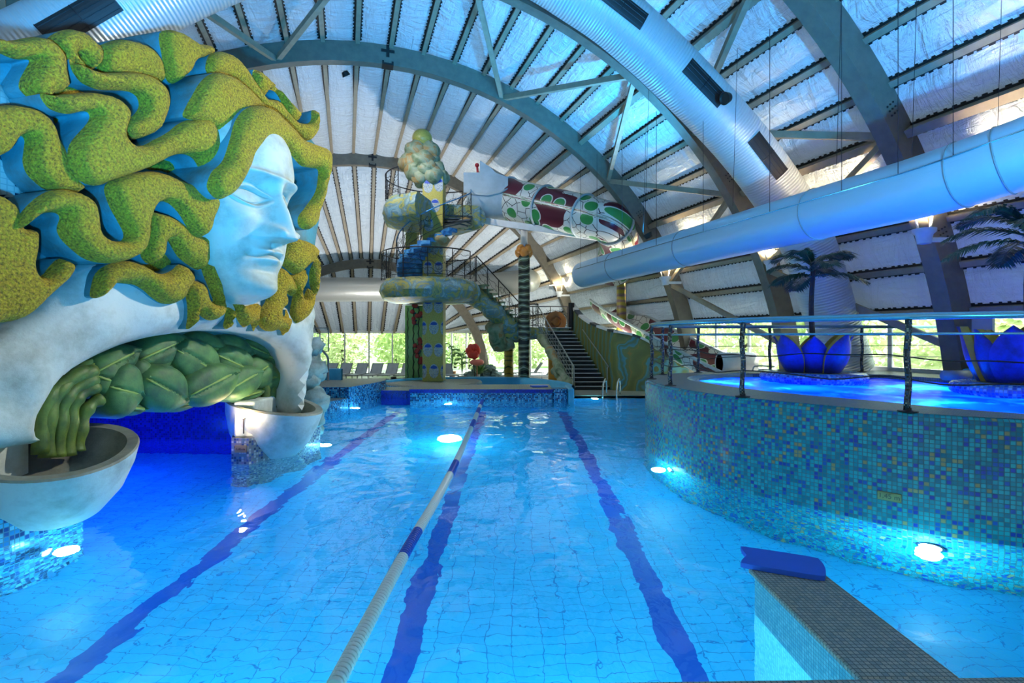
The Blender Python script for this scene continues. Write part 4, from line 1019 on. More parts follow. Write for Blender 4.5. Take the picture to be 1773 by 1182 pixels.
mb = MB(); mb.ball(TP(760, 416, -.9), .42, 18, 12, 0, (1, 1, .75), .25, 9); mb.ball(TP(745, 420, -.9), .3, 16, 12, 0, (1, 1, .7), .25, 3); tb(mb, 'cloud_lump', M['cloud2'], smooth=True)
# spiral steps
z = zy(484); N = 19
for k in range(N):
    a0 = R(150 + 245 * k / N); a1 = a0 + R(20); zt = zy(484) + .15 + (zy(352) - zy(484) - .3) * k / N; mat = 'bstep' if k < 13 else 'darkstep'; ro = 1.55 if k < 9 else (1.3 if k < 13 else 1.6); th = .17 if k < 13 else .06
    mb = MB(); vs = []
    for zz in (zt - th, zt):
        for r_ in (.42, ro):
            for a in (a0, (a0 + a1) / 2, a1): vs.append((TX + r_ * cos(a), TY + r_ * sin(a), zz))
    mb.add(vs, [(0, 1, 4, 3), (1, 2, 5, 4), (6, 9, 10, 7), (7, 10, 11, 8), (3, 4, 10, 9), (4, 5, 11, 10), (0, 3, 9, 6), (2, 8, 11, 5), (0, 6, 7, 1), (1, 7, 8, 2)])
    tb(mb, 'step', M[mat], bevel=.03 if k < 13 else 0)
def wrought(path, h, name='railing', n_sq=3, parent=TW, post_every=1.0, seed=0, top=.025, mat='iron', toprail=None):
    """railing along a path: top rail, bottom rail, posts and irregular curling rods"""
    rnd = random.Random(seed); path = [Vector(p) for p in path]; cum = [0]
    for a, b in zip(path, path[1:]): cum.append(cum[-1] + (b - a).length)
    L = cum[-1]; at = lambda s: Vector((interp(cum, [p.x for p in path], s), interp(cum, [p.y for p in path], s), interp(cum, [p.z for p in path], s)))
    up = lambda z: Vector((0, 0, z)); mb = MB()
    N_ = max(8, int(L / .15)); sm = [at(L * k / N_) for k in range(N_ + 1)]
    mb.tube([p + up(.1) for p in sm], .012, 5)
    for q in range(n_sq):
        hh = h * (q + 1) / (n_sq + 1); ph = rnd.random() * 6
        mb.tube([p + up(hh + .09 * sin(i * .55 + ph) + .06 * sin(i * 1.7 + ph)) for i, p in enumerate(sm)], .009, 4)
    s = .2
    while s < L:
        p = at(s); w = .08 * rnd.uniform(-1, 1); z0, z1 = sorted((rnd.uniform(.1, h), rnd.uniform(.1, h)))
        if z1 - z0 > .15:
            q = at(min(L, s + .2)); mb.tube([p + up(z0), (p + q) / 2 + up((z0 + z1) / 2 + w), p + up(z1)], .008, 4)
        if rnd.random() < .35:
            c = p + up(rnd.uniform(.3, h - .25)); t = (at(min(L, s + .05)) - at(max(0, s - .05))).normalized()
            mb.tube([c + (t * cos(a * .5) + up(sin(a * .5))) * (.02 + .011 * a) for a in range(0, 15)], .008, 4)
        s += .22
    o = tb(mb, name, M[mat], parent, weld=False)
    mb = MB(); mb.tube([p + up(h) for p in sm], top, 8); tb(mb, 'top_rail', toprail or M[mat], parent, smooth=True)
    n = max(1, round(L / post_every))
    for k in range(n + 1):
        p = at(L * k / n); mb = MB(); mb.tube([p, p + up(h)], .02, 6); tb(mb, 'post', M[mat], parent)
def arcp(cx, cy, r, z, a0, a1, n=40): return [Vector((cx + r * cos(R(a0 + (a1 - a0) * k / n)), cy + r * sin(R(a0 + (a1 - a0) * k / n)), z)) for k in range(n + 1)]
wrought(arcp(TX - .2, TY, 1.96, zy(487), -25 + 360, 18, 60), 1.12, post_every=.95, seed=2)
wrought(arcp(TX, TY, 2.0, zy(354), 60, 235, 40), 1.05, post_every=.95, seed=3)
wrought([Vector((TX + 1.55 * cos(R(a)), TY + 1.55 * sin(R(a)), zy(484) + (zy(352) - zy(484)) * (a - 150) / 245)) for a in range(160, 400, 8)], .95, n_sq=2, seed=5, toprail=plain('blue_steel_rail', (.05, .2, .4), .3, .4))
# gable pillar behind with roses
GP = TW
def strip_mat():
    t = NT('green_painted_pillar'); t.set(Base_Color=t.ramp(t.noise(t.coord(), 2, 3), [(.3, (.16, .34, .08)), (.7, (.3, .5, .2))]), Roughness=.5); return t.m
mb = MB(); mb.box(((719 - 890) * 22.6 / 886, 22.6, 1.6), (.78, .6, 3.9)); tb(mb, 'green_pillar', strip_mat(), bevel=.02)
mb = MB(); mb.box(((714 - 890) * 22.6 / 886, 22.6, 6.1), (.5, .5, 1.4)); tb(mb, 'orange_pillar', M['gold'], bevel=.02)
for x in (716, 725, 706):
    mb = MB(); pts = [Vector(((x - 890 + 1.0 * sin(k * 1.9 + x)) * 22.3 / 886, 22.29, -.3 + 3.75 * k / 30)) for k in range(31)]
    mb.tube(pts, .045 if x != 706 else .03, 6, squash=(1, .5)); tb(mb, 'painted_stripe', M['black'])
M['rose'] = plain('red_rose_mosaic', (.35, .03, .03), .4); M['rose2'] = plain('dark_leaf_mosaic', (.02, .06, .09), .4)
rr_ = random.Random(4)
for x, y in [(720 + rr_.uniform(-7, 10), yy + rr_.uniform(-4, 4)) for yy in (532, 540, 548, 555, 590, 597, 604, 611, 618, 624) for _ in (0, 1)]:
    c = Vector(((x - 890) * 22.27 / 886, 22.27, zy(y, 22.27))); mb = MB(); mb.ball(c, .1, 10, 6, 0, (1, .3, 1), .3, x); mb.ball(c + Vector((.09, .01, -.07)), .06, 8, 5, 1, (1.2, .3, .7)); tb(mb, 'painted_rose', [M['rose'], M['rose2']], smooth=True)

# ---- stairs from the platform to the landing (cloud underside), landing and dark staircase
ST = empty('stair_flight', (0, 0, 0), 0, 'painted cloud stair flight and landing linking the tower to the dark staircase', 'stairs')
def band(pts, r, name, mat, parent, sq=(1, 1), n=14, lump=.1, seed=0):
    pts = spline(pts, 6); mb = MB()
    mb.tube(pts, [r * (1 + lump * sin(i * 1.1 + seed) + lump * .6 * sin(i * 2.3)) for i in range(len(pts))], n, squash=sq); return tb(mb, name, mat, parent, smooth=True)
A1, B1 = Vector((-1.6, 22.0, zy(487))), Vector((.25, 23.6, 2.62))
band([A1 + Vector((-.3, 0, -.45)), A1.lerp(B1, .3) + Vector((0, 0, -.5)), A1.lerp(B1, .65) + Vector((0, 0, -.45)), B1 + Vector((0, 0, -.35))], .42, 'cloud_stringer', M['cloud'], ST)
band([A1.lerp(B1, .5) + Vector((-.2, -.3, -.9)), B1 + Vector((-.9, -.4, -.75)), B1 + Vector((-.4, -.2, -.6))], .38, 'cloud_stringer', M['cloud2'], ST, seed=2)
for k in range(11):
    p = A1.lerp(B1, (k + .5) / 11); MB().box(p + Vector((0, .1, -.05)), (.3, 1.1, .07), 0, None, R(40)).box(p + Vector((-.08, .05, -.13)), (.05, 1.1, .16), 0, None, R(40)).build('step', M['cloud2'], ST)
MB().prism([(-.9, 23.3), (2.7, 23.7), (2.7, 25.4), (-.9, 25.2)], 2.42, 2.6).build('landing', M['cloud2'], ST, bevel=.05)
band([(-1.0, 23.3, 2.35), (-.2, 23.25, 2.3), (.6, 23.3, 2.33), (1.3, 23.6, 2.32), (1.6, 24.0, 2.3)], .3, 'cloud_edge', M['cloud'], ST, seed=1)
wrought([A1 + Vector((0, -.35, 0)), B1 + Vector((0, -.35, 0))], 1.1, parent=ST, seed=8, post_every=.8)
wrought([(.2, 23.25, 2.62), (1.1, 23.4, 2.62)], 1.05, parent=ST, seed=9, post_every=.6)
wrought([(-.8, 25.1, 2.62), (2.65, 25.3, 2.62)], 1.05, parent=ST, seed=10, post_every=.9)
DS = empty('dark_staircase', (0, 0, 0), 0, 'straight dark staircase with white nosings and steel handrails', 'stairs')
NS = 16
M['riser'] = plain('dark_slate_tread', (.035, .045, .05), .5)
for k in range(NS):
    t = k / NS; x = 2.4 + (1.15 - 2.4) * (k + .5) / NS; y = 20.45 + 3.35 * (k + .5) / NS; zt = .05 + 2.55 * (k + 1) / NS
    m = MB(); m.box((x + .72, y + .02, zt - .02), (1.46, .25, .04)); m.box((x + .72, y + .12, zt - .1), (1.44, .03, .16)); m.build('tread', M['riser'], DS)
    MB().box((x + .72, y - .105, zt - .008), (1.46, .025, .02)).build('nosing', M['white'], DS)
MB().add([(2.42, 20.5, -.05), (3.86, 20.5, -.05), (2.6, 23.85, 2.45), (1.17, 23.85, 2.45), (2.42, 20.5, -.3), (3.86, 20.5, -.3), (2.6, 23.85, 2.2), (1.17, 23.85, 2.2)], [(0, 1, 2, 3), (7, 6, 5, 4), (0, 4, 5, 1), (3, 2, 6, 7), (0, 3, 7, 4), (1, 5, 6, 2)]).build('stringer', M['black'], DS)
band([(2.28, 20.5, .15), (1.95, 21.3, .75), (1.65, 22.1, 1.4), (1.35, 22.9, 1.95), (1.05, 23.6, 2.4)], .19, 'stone_edge', M['cloud2'], DS, lump=.22)
band([(2.25, 20.6, .05), (2.0, 21.2, .35), (1.8, 21.7, .8)], .22, 'stone_edge', M['cloud2'], DS, lump=.25, seed=2)
steelrail = plain('pale_steel_rail', (.3, .33, .32), .3, .7)
a, b = Vector((2.32, 20.42, .05)), Vector((1.02, 23.7, 2.6))
m = MB(); m.tube([a + Vector((.05, -.15, .0)), a + Vector((.05, -.15, .95)), a + Vector((0, 0, 1.05)), b + Vector((0, 0, 1.15)), b + Vector((0, .3, 1.15))], .028, 8)
tb(m, 'handrail', steelrail, DS, smooth=True)
m = MB()
for h in (.2, .38, .56, .74): m.tube([a + Vector((0, 0, h)), b + Vector((0, 0, h + .08))], .009, 5)
for k in range(15): p = a.lerp(b, k / 14); m.tube([p + Vector((0, 0, .12)), p + Vector((0, .06, 1.05))], .008, 4)
for k in range(4): p = a.lerp(b, k / 3); m.tube([p, p + Vector((0, 0, 1.08))], .02, 6)
tb(m, 'balusters', steelrail, DS, weld=False)
m = MB(); m.tube([(3.75, 20.6, .9), (3.78, 20.5, 1.0), (3.0, 22.4, 2.5)], .022, 8); m.tube([(3.75, 20.55, .1), (3.75, 20.55, .95)], .02, 8); tb(m, 'handrail', steelrail, DS, smooth=True)
# mural wall beside the stairs
def mural():
    t = NT('olive_swirl_mural'); co = t.coord(); w = t.new('TexWave', wave_type='RINGS'); w.inputs['Scale'].default_value = 1.0; w.inputs['Distortion'].default_value = 7; w.inputs['Detail'].default_value = 3; w.inputs['Detail Scale'].default_value = .7
    t.link(co, w.inputs['Vector']); n = t.noise(co, 1.3, 4)
    c = t.ramp(w.outputs['Fac'], [(.0, (.09, .11, .02)), (.42, (.14, .16, .03)), (.5, (.3, .16, .02)), (.56, (.12, .15, .04)), (.8, (.1, .14, .05)), (.84, (.04, .3, .38)), (.94, (.03, .2, .3)), (1, (.05, .12, .05))])
    t.set(Base_Color=t.mix(t.math('MULTIPLY', n, .6), c, (.14, .15, .04)), Roughness=.5); t.bump(n, .3, .03); return t.m
MW = empty('mural_wall', (0, 0, 0), 0, 'olive green wall painted with swirls beside the dark staircase', 'wall')
mm = mural(); prof = [(2.66, 24.0, 3.65), (2.7, 23.8, 3.55), (2.95, 23.1, 3.1), (3.3, 22.1, 2.72), (3.7, 21.1, 2.48), (3.95, 20.4, 2.36), (4.6, 20.15, 2.22), (5.2, 20.0, 1.95), (5.9, 19.9, 1.4), (6.8, 19.9, .9)]
pp = spline(prof, 4); m = MB(); rows = [[Vector((p.x, p.y, -.28)), Vector((p.x, p.y, p.z)), Vector((p.x + .16, p.y + .12, p.z)), Vector((p.x + .16, p.y + .12, -.28))] for p in pp]
m.grid(rows); m.build('painted_wall', mm, MW, weld=False)
m = MB(); NPp = len(pp)
for i in range(NPp - 1):
    m.beam(pp[i] + Vector((.08, .05, .04)), pp[i + 1] + Vector((.08, .05, .04)), .26, .09, 0 if (i // 2) % 3 else 1)
m.build('striped_coping', [M['white'], M['riser']], MW)
MB().tube([(2.66, 23.75, 2.5), (2.66, 23.75, 3.75)], .14, 12).build('newel', M['iron'], MW)

# ---- painted support columns
def colmat(name, c1, c2, c3):
    t = NT(name); co = t.coord(); w = t.new('TexWave', wave_type='BANDS', bands_direction='Z'); w.inputs['Scale'].default_value = 1.1; w.inputs['Distortion'].default_value = 7; w.inputs['Detail'].default_value = 2; t.link(co, w.inputs['Vector'])
    t.set(Base_Color=t.ramp(w.outputs['Fac'], [(0, c1), (.45, c1), (.5, c3), (.58, c2), (.9, c2), (.97, c3)]), Roughness=.35); return t.m
c_ = empty('painted_column', (.45, 23.0, DZ), 0, 'black and green vine painted column rising through the landing with orange collar', 'column')
MB().tube([(0, 0, 0), (0, 0, 6.1)], .26, 20).build('shaft', colmat('vine_black', (.01, .014, .014), (.06, .1, .05), (.3, .38, .32)), c_, smooth=True, auto=True)
m = MB()
for k in range(8): m.ball((.22 * cos(k * pi / 4), .22 * sin(k * pi / 4), 6.25 + .12 * (k % 2)), .19, 12, 8, 0, (1, 1, 1.2), .2, k)
m.build('orange_collar', plain('orange_glaze', (.5, .2, .03), .35), c_, smooth=True)
MB().tube([(0, 0, 6.1), (0, 0, 7.55)], .16, 14).build('white_post', M['white'], c_, smooth=True)
c_ = empty('painted_column', ((881 - 890) * 24 / 886, 24.0, DZ), 0, 'short ochre column with dark snake pattern under the landing', 'column')
MB().tube([(0, 0, 0), (0, 0, 2.75)], .22, 18).build('shaft', colmat('ochre_snake', (.4, .25, .03), (.4, .25, .03), (.03, .04, .02)), c_, smooth=True)
c_ = empty('painted_column', ((1076 - 890) * 23.6 / 886, 23.6, DZ), 0, 'yellow patterned column below the far end of tube slide', 'column')
MB().tube([(0, 0, 0), (0, 0, 5.9)], .22, 18).build('shaft', colmat('yellow_flower', (.45, .33, .04), (.3, .2, .1), (.2, .1, .15)), c_, smooth=True)
MB().tube([(0, 0, 5.9), (0, 0, 7.1)], .15, 12).build('white_post', M['white'], c_, smooth=True)
c_ = empty('painted_column', ((959 - 890) * 23.2 / 886, 23.2, DZ), 0, 'broad orange and yellow column under the dark staircase', 'column')
MB().box((0, 0, 1.0), (.5, .4, 2.0)).build('shaft', plain('orange_yellow', (.6, .3, .04), .4, var=.4, vs=1.2), c_)
c_ = empty('orange_ring_sculpture', P(962, 557, 24.2), 0, 'round orange openwork ornament standing on the landing', 'ornament')
MB().lathe([(.28, -.07), (.5, -.07), (.5, .07), (.28, .07), (.28, -.07)], (0, 0, 0), 28, 0, Matrix.Rotation(R(90), 3, 'X')).ball((0, 0, 0), .2, 12, 8, 0, (1, .3, 1)).box((0, 0, .0), (.06, .06, .9)).box((0, 0, 0), (.9, .06, .06)).build('ring', plain('burnt_orange', (.5, .16, .02), .4, bump=.5), c_)
# ---- tube slide
def slide_mat():
    t = NT('maroon_green_white_petal_pattern'); uv = t.coord('UV'); sp = t.new('Mapping'); sp.inputs[3].default_value = (.95, .95, 1); t.link(uv, sp.inputs[0]); co = sp.outputs[0]
    v = t.new('TexVoronoi', feature='F1', voronoi_dimensions='2D'); v.inputs['Scale'].default_value = 1.0; t.link(co, v.inputs['Vector'])
    e = t.new('TexVoronoi', feature='DISTANCE_TO_EDGE', voronoi_dimensions='2D'); e.inputs['Scale'].default_value = 2.6; t.link(co, e.inputs['Vector'])
    bl = t.noise(co, .55, 1)
    sx = t.new('SeparateColor'); t.link(v.outputs['Color'], sx.inputs[0]); rnd = sx.outputs[0]
    maroon = t.math('GREATER_THAN', bl, .5); line = t.math('LESS_THAN', e.outputs['Distance'], .035)
    gr = t.math('LESS_THAN', v.outputs['Distance'], .24); gro = t.math('LESS_THAN', v.outputs['Distance'], .29)
    c = t.mix(line, (.62, .64, .6), (.02, .012, .015)); c = t.mix(maroon, c, (.09, .008, .02)); c = t.mix(gro, c, (.62, .66, .6)); c = t.mix(gr, c, (.03, .25, .06))
    t.set(Base_Color=c, Roughness=.3); return t.m
M['slide'] = slide_mat()
M['fibre'] = plain('pale_grey_fibreglass', (.42, .48, .5), .35)
TS = empty('tube_slide', (0, 0, 0), 0, 'covered tube slide patterned in maroon, green and white petals with pale entry box', 'slide')
def S(px, py, Y): return P(px, py, Y)
tp = spline([S(880, 345, 22.8), S(935, 357, 21.8), S(1000, 371, 20.6), S(1038, 380, 19.9), S(1060, 387, 19.7), Vector((4.13, 20.3, 6.3)), Vector((4.35, 21.3, 5.9)), Vector((4.4, 22.3, 5.5)), Vector((4.5, 23.0, 5.1))], 8)
tr_ = [.92 - .14 * min(1, i / 24) for i in range(len(tp))]
m = MB(); m.tube(tp, tr_, 32); m.build('tube', M['slide'], TS, smooth=True, auto=True)
for i in (0, 9, 18, 34):
    T = (tp[i + 1] - tp[max(0, i - 1)]).normalized(); x = T.orthogonal().normalized(); y = T.cross(x)
    m = MB(); m.tube([tp[i] + (x * cos(2 * pi * k / 36) + y * sin(2 * pi * k / 36)) * (tr_[i] + .03) for k in range(36)], .05, 8, closed=True); m.build('flange', M['fibre'], TS, smooth=True)
# entry: trough and hood
Yt = 22.8; x0, x1 = S(812, 0, Yt).x, S(880, 0, Yt).x
rows = []
for j in range(13):
    a = pi + pi * j / 12; rows.append([Vector((x, Yt + .95 * cos(a), zy(345, Yt) + (.0 if x > x0 + .5 else 0) + .95 * sin(a))) for x in (x0, x0 + .4, x0 + .8, x1)])
rows = [[r[0], r[1], r[2], r[3]] for r in rows]
m = MB(); m.grid(rows); m.build('trough', M['fibre'], TS, smooth=True)
rim = [(x0, zy(345, Yt)), (x0 + .9, zy(348, Yt)), (x1 - .4, zy(344, Yt)), (x1, zy(338, Yt))]
for s in (-1, 1):
    m = MB(); m.tube([Vector((x, Yt + .97 * s, z)) for x, z in rim], .05, 8); m.build('rim_tube', M['fibre'], TS, smooth=True)
hood = [(x0 - .15, zy(343, Yt)), (x0 - .15, zy(310, Yt)), (x0 + .55, zy(310, Yt)), (x0 + .55, zy(290, Yt)), (x0 + .95, zy(300, Yt)), (x1 - .5, zy(311, Yt)), (x1, zy(318, Yt)), (x1, zy(340, Yt)), (x1 - .4, zy(344, Yt)), (x0 + .9, zy(348, Yt))]
for s in (-1, 1):
    m = MB(); a = [Vector((x, Yt + .93 * s, z)) for x, z in hood]; b = [p + Vector((0, .05, 0)) for p in a]; n = len(a); m.add(a + b, [tuple(range(n)), tuple(range(2 * n - 1, n - 1, -1))] + [(k, (k + 1) % n, n + (k + 1) % n, n + k) for k in range(n)]); m.build('hood_side', M['fibre'], TS)
m = MB(); m.add([Vector((x0 + .95, Yt - .93, zy(300, Yt))), Vector((x1, Yt - .93, zy(318, Yt))), Vector((x1, Yt + .93, zy(318, Yt))), Vector((x0 + .95, Yt + .93, zy(300, Yt)))], [(0, 1, 2, 3)]); m.build('hood_top', M['fibre'], TS)
m = MB(); m.ball(S(826, 286, Yt), .1, 10, 8); m.tube([S(826, 286, Yt), S(828, 308, Yt)], .05, 8); m.build('signal_lamp', plain('red_plastic', (.6, .03, .04), .3), TS, smooth=True)
# carrying beam
m = MB(); m.beam(S(800, 377, 22.8), S(1072, 416, 20.3), .2, .26); m.build('support_beam', M['white'], TS)
m = MB(); m.beam(S(1066, 414, 20.3), S(1076, 424, 23.6), .14, .14); m.beam(S(900, 393, 23.0) + Vector((-.2, 0, 0)), S(905, 408, 23.0), .12, .1); m.build('support_bracket', M['white'], TS)
# open chute coming down in front of the yellow column
CH = empty('open_slide_chute', (0, 0, 0), 0, 'open petal patterned chute descending behind the mural wall to the right', 'slide')
cp = spline([Vector((4.45, 25.2, 3.55)), Vector((4.65, 24.4, 3.25)), Vector((4.9, 23.6, 2.95)), Vector((5.45, 21.8, 2.35)), Vector((6.1, 19.8, 1.7)), Vector((6.8, 17.8, 1.05)), Vector((7.3, 16.3, .6)), Vector((7.6, 15.2, .45))], 7)
rows = []; uvs = []; L = 0
for i, p in enumerate(cp):
    T = (cp[min(i + 1, len(cp) - 1)] - cp[max(i - 1, 0)]).normalized(); X = T.cross(Vector((0, 0, 1))).normalized(); U = X.cross(T); r = []; u = []
    if i: L += (p - cp[i - 1]).length
    for k in range(17):
        a = R(180 + 15) + R(150) * k / 16 if 0 else pi + pi * k / 16; r.append(p + X * .82 * cos(a) + U * (.72 * sin(a) + .45)); u.append((L, .9 * a))
    rows.append(r); uvs.append(u)
m = MB(); m.grid(rows, 0, uvs); o = m.build('chute', M['slide'], CH, smooth=True); o.modifiers.new('thick', 'SOLIDIFY').thickness = .04
for k in (0, 16):
    m = MB(); m.tube([r[k] for r in rows], .06, 8); m.build('chute_rim', M['fibre'], CH, smooth=True)
for y_, x_ in ((21.5, 5.6), (18.2, 6.7)):
    m = MB(); m.tube([(x_, y_, -.3), (x_, y_, 1.6 if y_ > 20 else .8)], .07, 8); m.build('support_leg', M['white'], CH)
# ================================================================ far basin, deck furniture, glazing surroundings, trees
M['bpaint'] = paint('sky_blue_painted_wall', (.06, .4, .62), (.03, .28, .48), rough=.4, ds=1, amt=.5, bump=.08)
FB = empty('far_basin', (0, 0, 0), 0, 'shallow far basin with sky blue curved wall and mosaic step', 'basin')
MB().prism([(-3.53, 17.4), (1.3, 17.4), (1.3, 19.2), (-3.53, 19.0)], -1.44, .28).build('mosaic_step', M['bluem'], FB)
MB().prism([(-3.56, 17.37), (1.32, 17.37), (1.32, 19.2), (-3.56, 19.0)], .28, .4, mt=1).build('step_edge', [M['navym'], M['deck']], FB)
MB().prism([(-5.0, 18.0), (-3.53, 17.9), (-3.53, 19.2), (-5.0, 19.2)], -1.44, .3, mt=1).build('side_step', [M['navym'], M['deck']], FB)
arcw = smooth2([(-5.6, 19.0), (-5.2, 20.6), (-4.0, 21.9), (-2, 22.5), (0, 22.2), (1.2, 21.2), (1.9, 19.8), (2.05, 18.6)], 6)
m = MB(); rows = []
for p, q in zip(arcw, [(a[0] * 1.0 + (a[0] + 1.7) * .05, a[1] + .28) for a in arcw]): rows.append([Vector((*p, .0)), Vector((*p, .36)), Vector(((p[0] + q[0]) / 2, (p[1] + q[1]) / 2, .42)), Vector((*q, .36)), Vector((*q, -.3))])
m.grid(rows); m.build('blue_wall', M['bpaint'], FB, smooth=True)
MB().prism(arcw + [(-5.6, 19.0)], .0, .07).build('basin_water', plain('shallow_blue_water', (.03, .3, .5), .08), FB)
MB().lathe([(.34, -1.44), (.34, .34), (.3, .4), (.01, .4)], (1.55, 17.75, 0), 24).build('end_drum', M['bluem'], FB, smooth=True, auto=True)
MB().prism([(1.85, 17.3), (2.05, 17.4), (2.1, 18.8), (1.85, 18.8)], -1.44, .42).build('end_wall', M['bpaint'], FB, bevel=.05)
m = MB(); m.lathe([(2.0, .05), (2.0, .28), (1.96, .33), (.01, .33)], (TX, TY - .1, 0), 48); tb(m, 'pedestal_disc', M['bluem'], TW) if 0 else m.build('round_pedestal', [M['deck']], FB, smooth=True, auto=True)
m = MB(); m.lathe([(2.02, .05), (2.02, .26)], (TX, TY - .1, 0), 48); m.build('pedestal_mosaic', M['bluem'], FB, smooth=True)
o = clone(bpy.data.objects['kickboard'], None); o.name = 'kickboard'; o.location = (.9, 18.2, .425); o['label'] = 'small blue kickboard lying on the far mosaic step'; o.rotation_euler = (0, 0, .2)

SL = empty('side_basin', (0, 0, 0), 0, 'speckled mosaic basin wall with stepped ledges beyond the sculpture', 'basin')
w1 = smooth2([(-8.5, 13.6), (-6.6, 13.9), (-5.7, 14.4), (-5.35, 15.2), (-5.15, 15.9)], 4)
MB().prism(w1 + [(-8.5, 15.9)], -1.44, .28, mt=1).build('low_ledge', [M['bluem'], M['deck']], SL)
w2 = smooth2([(-8.5, 15.9), (-5.15, 15.9), (-4.9, 16.7), (-4.7, 17.5), (-4.62, 18.4), (-4.8, 19.2)], 4)
MB().prism([(-8.5, 15.95), (-5.12, 15.92), (-4.9, 16.7), (-4.72, 17.5), (-4.62, 18.4), (-4.8, 19.2), (-8.5, 19.2)], -1.44, .62, mt=1).build('high_ledge', [M['bluem'], M['deck']], SL)
for x0, x1, y0 in ((-7.6, -6.95, 18.6), (-6.9, -6.2, 18.4)):
    rows = []
    for k in range(9):
        t = k / 8; x = x0 + (x1 - x0) * t; y = y0 + .12 * sin(pi * t); rows.append([Vector((x, y, .6)), Vector((x, y, 1.0)), Vector((x, y + .06, 1.04)), Vector((x, y + .12, 1.0)), Vector((x, y + .12, .6))])
    m = MB(); m.grid(rows); m.build('blue_screen', M['bpaint'], SL, smooth=True)
BB = empty('water_basketball_hoop', P(568, 664, 18.2), 0, 'small water basketball hoop with clear backboard on a steel post', 'basketball hoop')
m = MB(); m.tube(spline([(0, 0, -.1), (0, 0, .6), (-.02, 0, .95), (-.25, -.05, 1.25)], 6), .04, 8); m.build('post', M['grey'], BB, smooth=True)
m = MB()
for a, b in (((-.75, 0, 1.15), (.02, 0, 1.15)), ((-.75, 0, 1.98), (.02, 0, 1.98)), ((-.75, 0, 1.15), (-.75, 0, 1.98)), ((.02, 0, 1.15), (.02, 0, 1.98)), ((-.5, -.02, 1.25), (-.17, -.02, 1.25)), ((-.5, -.02, 1.6), (-.17, -.02, 1.6)), ((-.5, -.02, 1.25), (-.5, -.02, 1.6)), ((-.17, -.02, 1.25), (-.17, -.02, 1.6))): m.beam(a, b, .03, .03)
m.build('backboard_frame', M['grey'], BB)
MB().box((-.365, .01, 1.565), (.74, .012, .8)).build('backboard', M['glass'], BB)
MB().tube([(-.33 + .2 * cos(a * pi / 10), -.25 + .2 * sin(a * pi / 10), 1.22) for a in range(20)], .015, 6, closed=True).build('hoop', plain('orange_hoop', (.6, .12, .02), .4), BB)

# pool ladder
LD = empty('pool_ladder', (3.42, 18.55, 0), 0, 'polished steel pool ladder at the far right corner of pool', 'ladder')
for x in (-.22, .28):
    m = MB(); m.tube(spline([(x, -.12, -.6), (x, -.12, .35), (x + .08, -.02, .6), (x + .16, .14, .66), (x + .2, .32, .55), (x + .22, .36, .07)], 6), .028, 10); m.build('handrail', M['steel'], LD, smooth=True)
for z in (-.1, -.35, -.6): MB().box((.03, -.13, z), (.5, .1, .03)).build('rung', M['steel'], LD)

# sun loungers by the glazing
M['mesh'] = plain('pale_grey_sling', (.3, .34, .38), .6); M['lframe'] = plain('slim_grey_frame', (.12, .13, .15), .4, .5)
def lounger():
    r = empty('sun_lounger')
    m = MB()
    for s in (-.32, .32):
        m.beam((s, -1.35, .34), (s, .0, .34), .04, .04); m.beam((s, 0, .34), (s, .42, .92), .04, .03)
        m.beam((s, 0, .34), (s, .5, .34), .04, .04)
    m.beam((-.32, .42, .92), (.32, .42, .92), .03, .03); m.beam((-.32, -1.35, .34), (.32, -1.35, .34), .04, .04); m.build('frame', M['lframe'], r)
    MB().beam((0, -1.33, .35), (0, .0, .35), .6, .015).build('seat_sling', M['mesh'], r)
    MB().beam((0, 0.0, .35), (0, .41, .91), .6, .015).build('back_sling', M['mesh'], r)
    for x, y in ((-.32, -1.2), (.32, -1.2), (-.32, .35), (.32, .35)): MB().beam((x, y, 0), (x, y, .34), .035, .035).build('leg', M['lframe'], r)
    return r
L0 = lounger(); spots = []
lab_l = ['grey sling lounger behind the basketball post', 'grey sling lounger second from the far left end', 'grey sling lounger third from the far left end', 'grey sling lounger between the slim window posts at left', 'grey sling lounger just left of the low drum', 'grey sling lounger left of the green rose pillar', 'grey sling lounger half behind the rose pillar']
for i, px in enumerate((549, 571, 596, 624, 650, 677, 704)): spots.append((P(px, 0, 29.6).x, 29.6, R(-6), lab_l[i]))
spots += [(P(775, 0, 29.2).x, 29.2, R(20), 'grey sling lounger just right of the golden tower column'), (P(872, 0, 30.4).x, 30.4, R(-80), 'grey sling lounger left of the snake painted column'), (P(903, 0, 28.4).x, 28.4, R(-80), 'grey sling lounger between the snake and vine columns'), (P(926, 0, 30.4).x, 30.4, R(-80), 'grey sling lounger right behind the vine column'), (P(948, 0, 28.2).x, 28.2, R(-80), 'grey sling lounger left of the orange column'), ]
for i, (x, y, rz, lb) in enumerate(spots):
    o = L0 if i == 0 else clone(L0); o.location = (x, y, DZ); o.rotation_euler = (0, 0, rz); tag(o, lb, 'sun lounger', 'sun loungers along the far windows')
dr = empty('drum_planter', (P(672, 0, 25).x, 25, DZ), 0, 'low round grey mosaic drum left of the rose pillar', 'planter')
MB().lathe([(.85, 0), (.9, .45), (.86, .5), (.01, .5)], (0, 0, 0), 40).build('drum', M['greym'], dr, smooth=True, auto=True)
MB().lathe([(.08, .42), (.11, .36), (.08, .3)], (.5, -.8, -.12), 12).build('spout', M['gold'], dr)

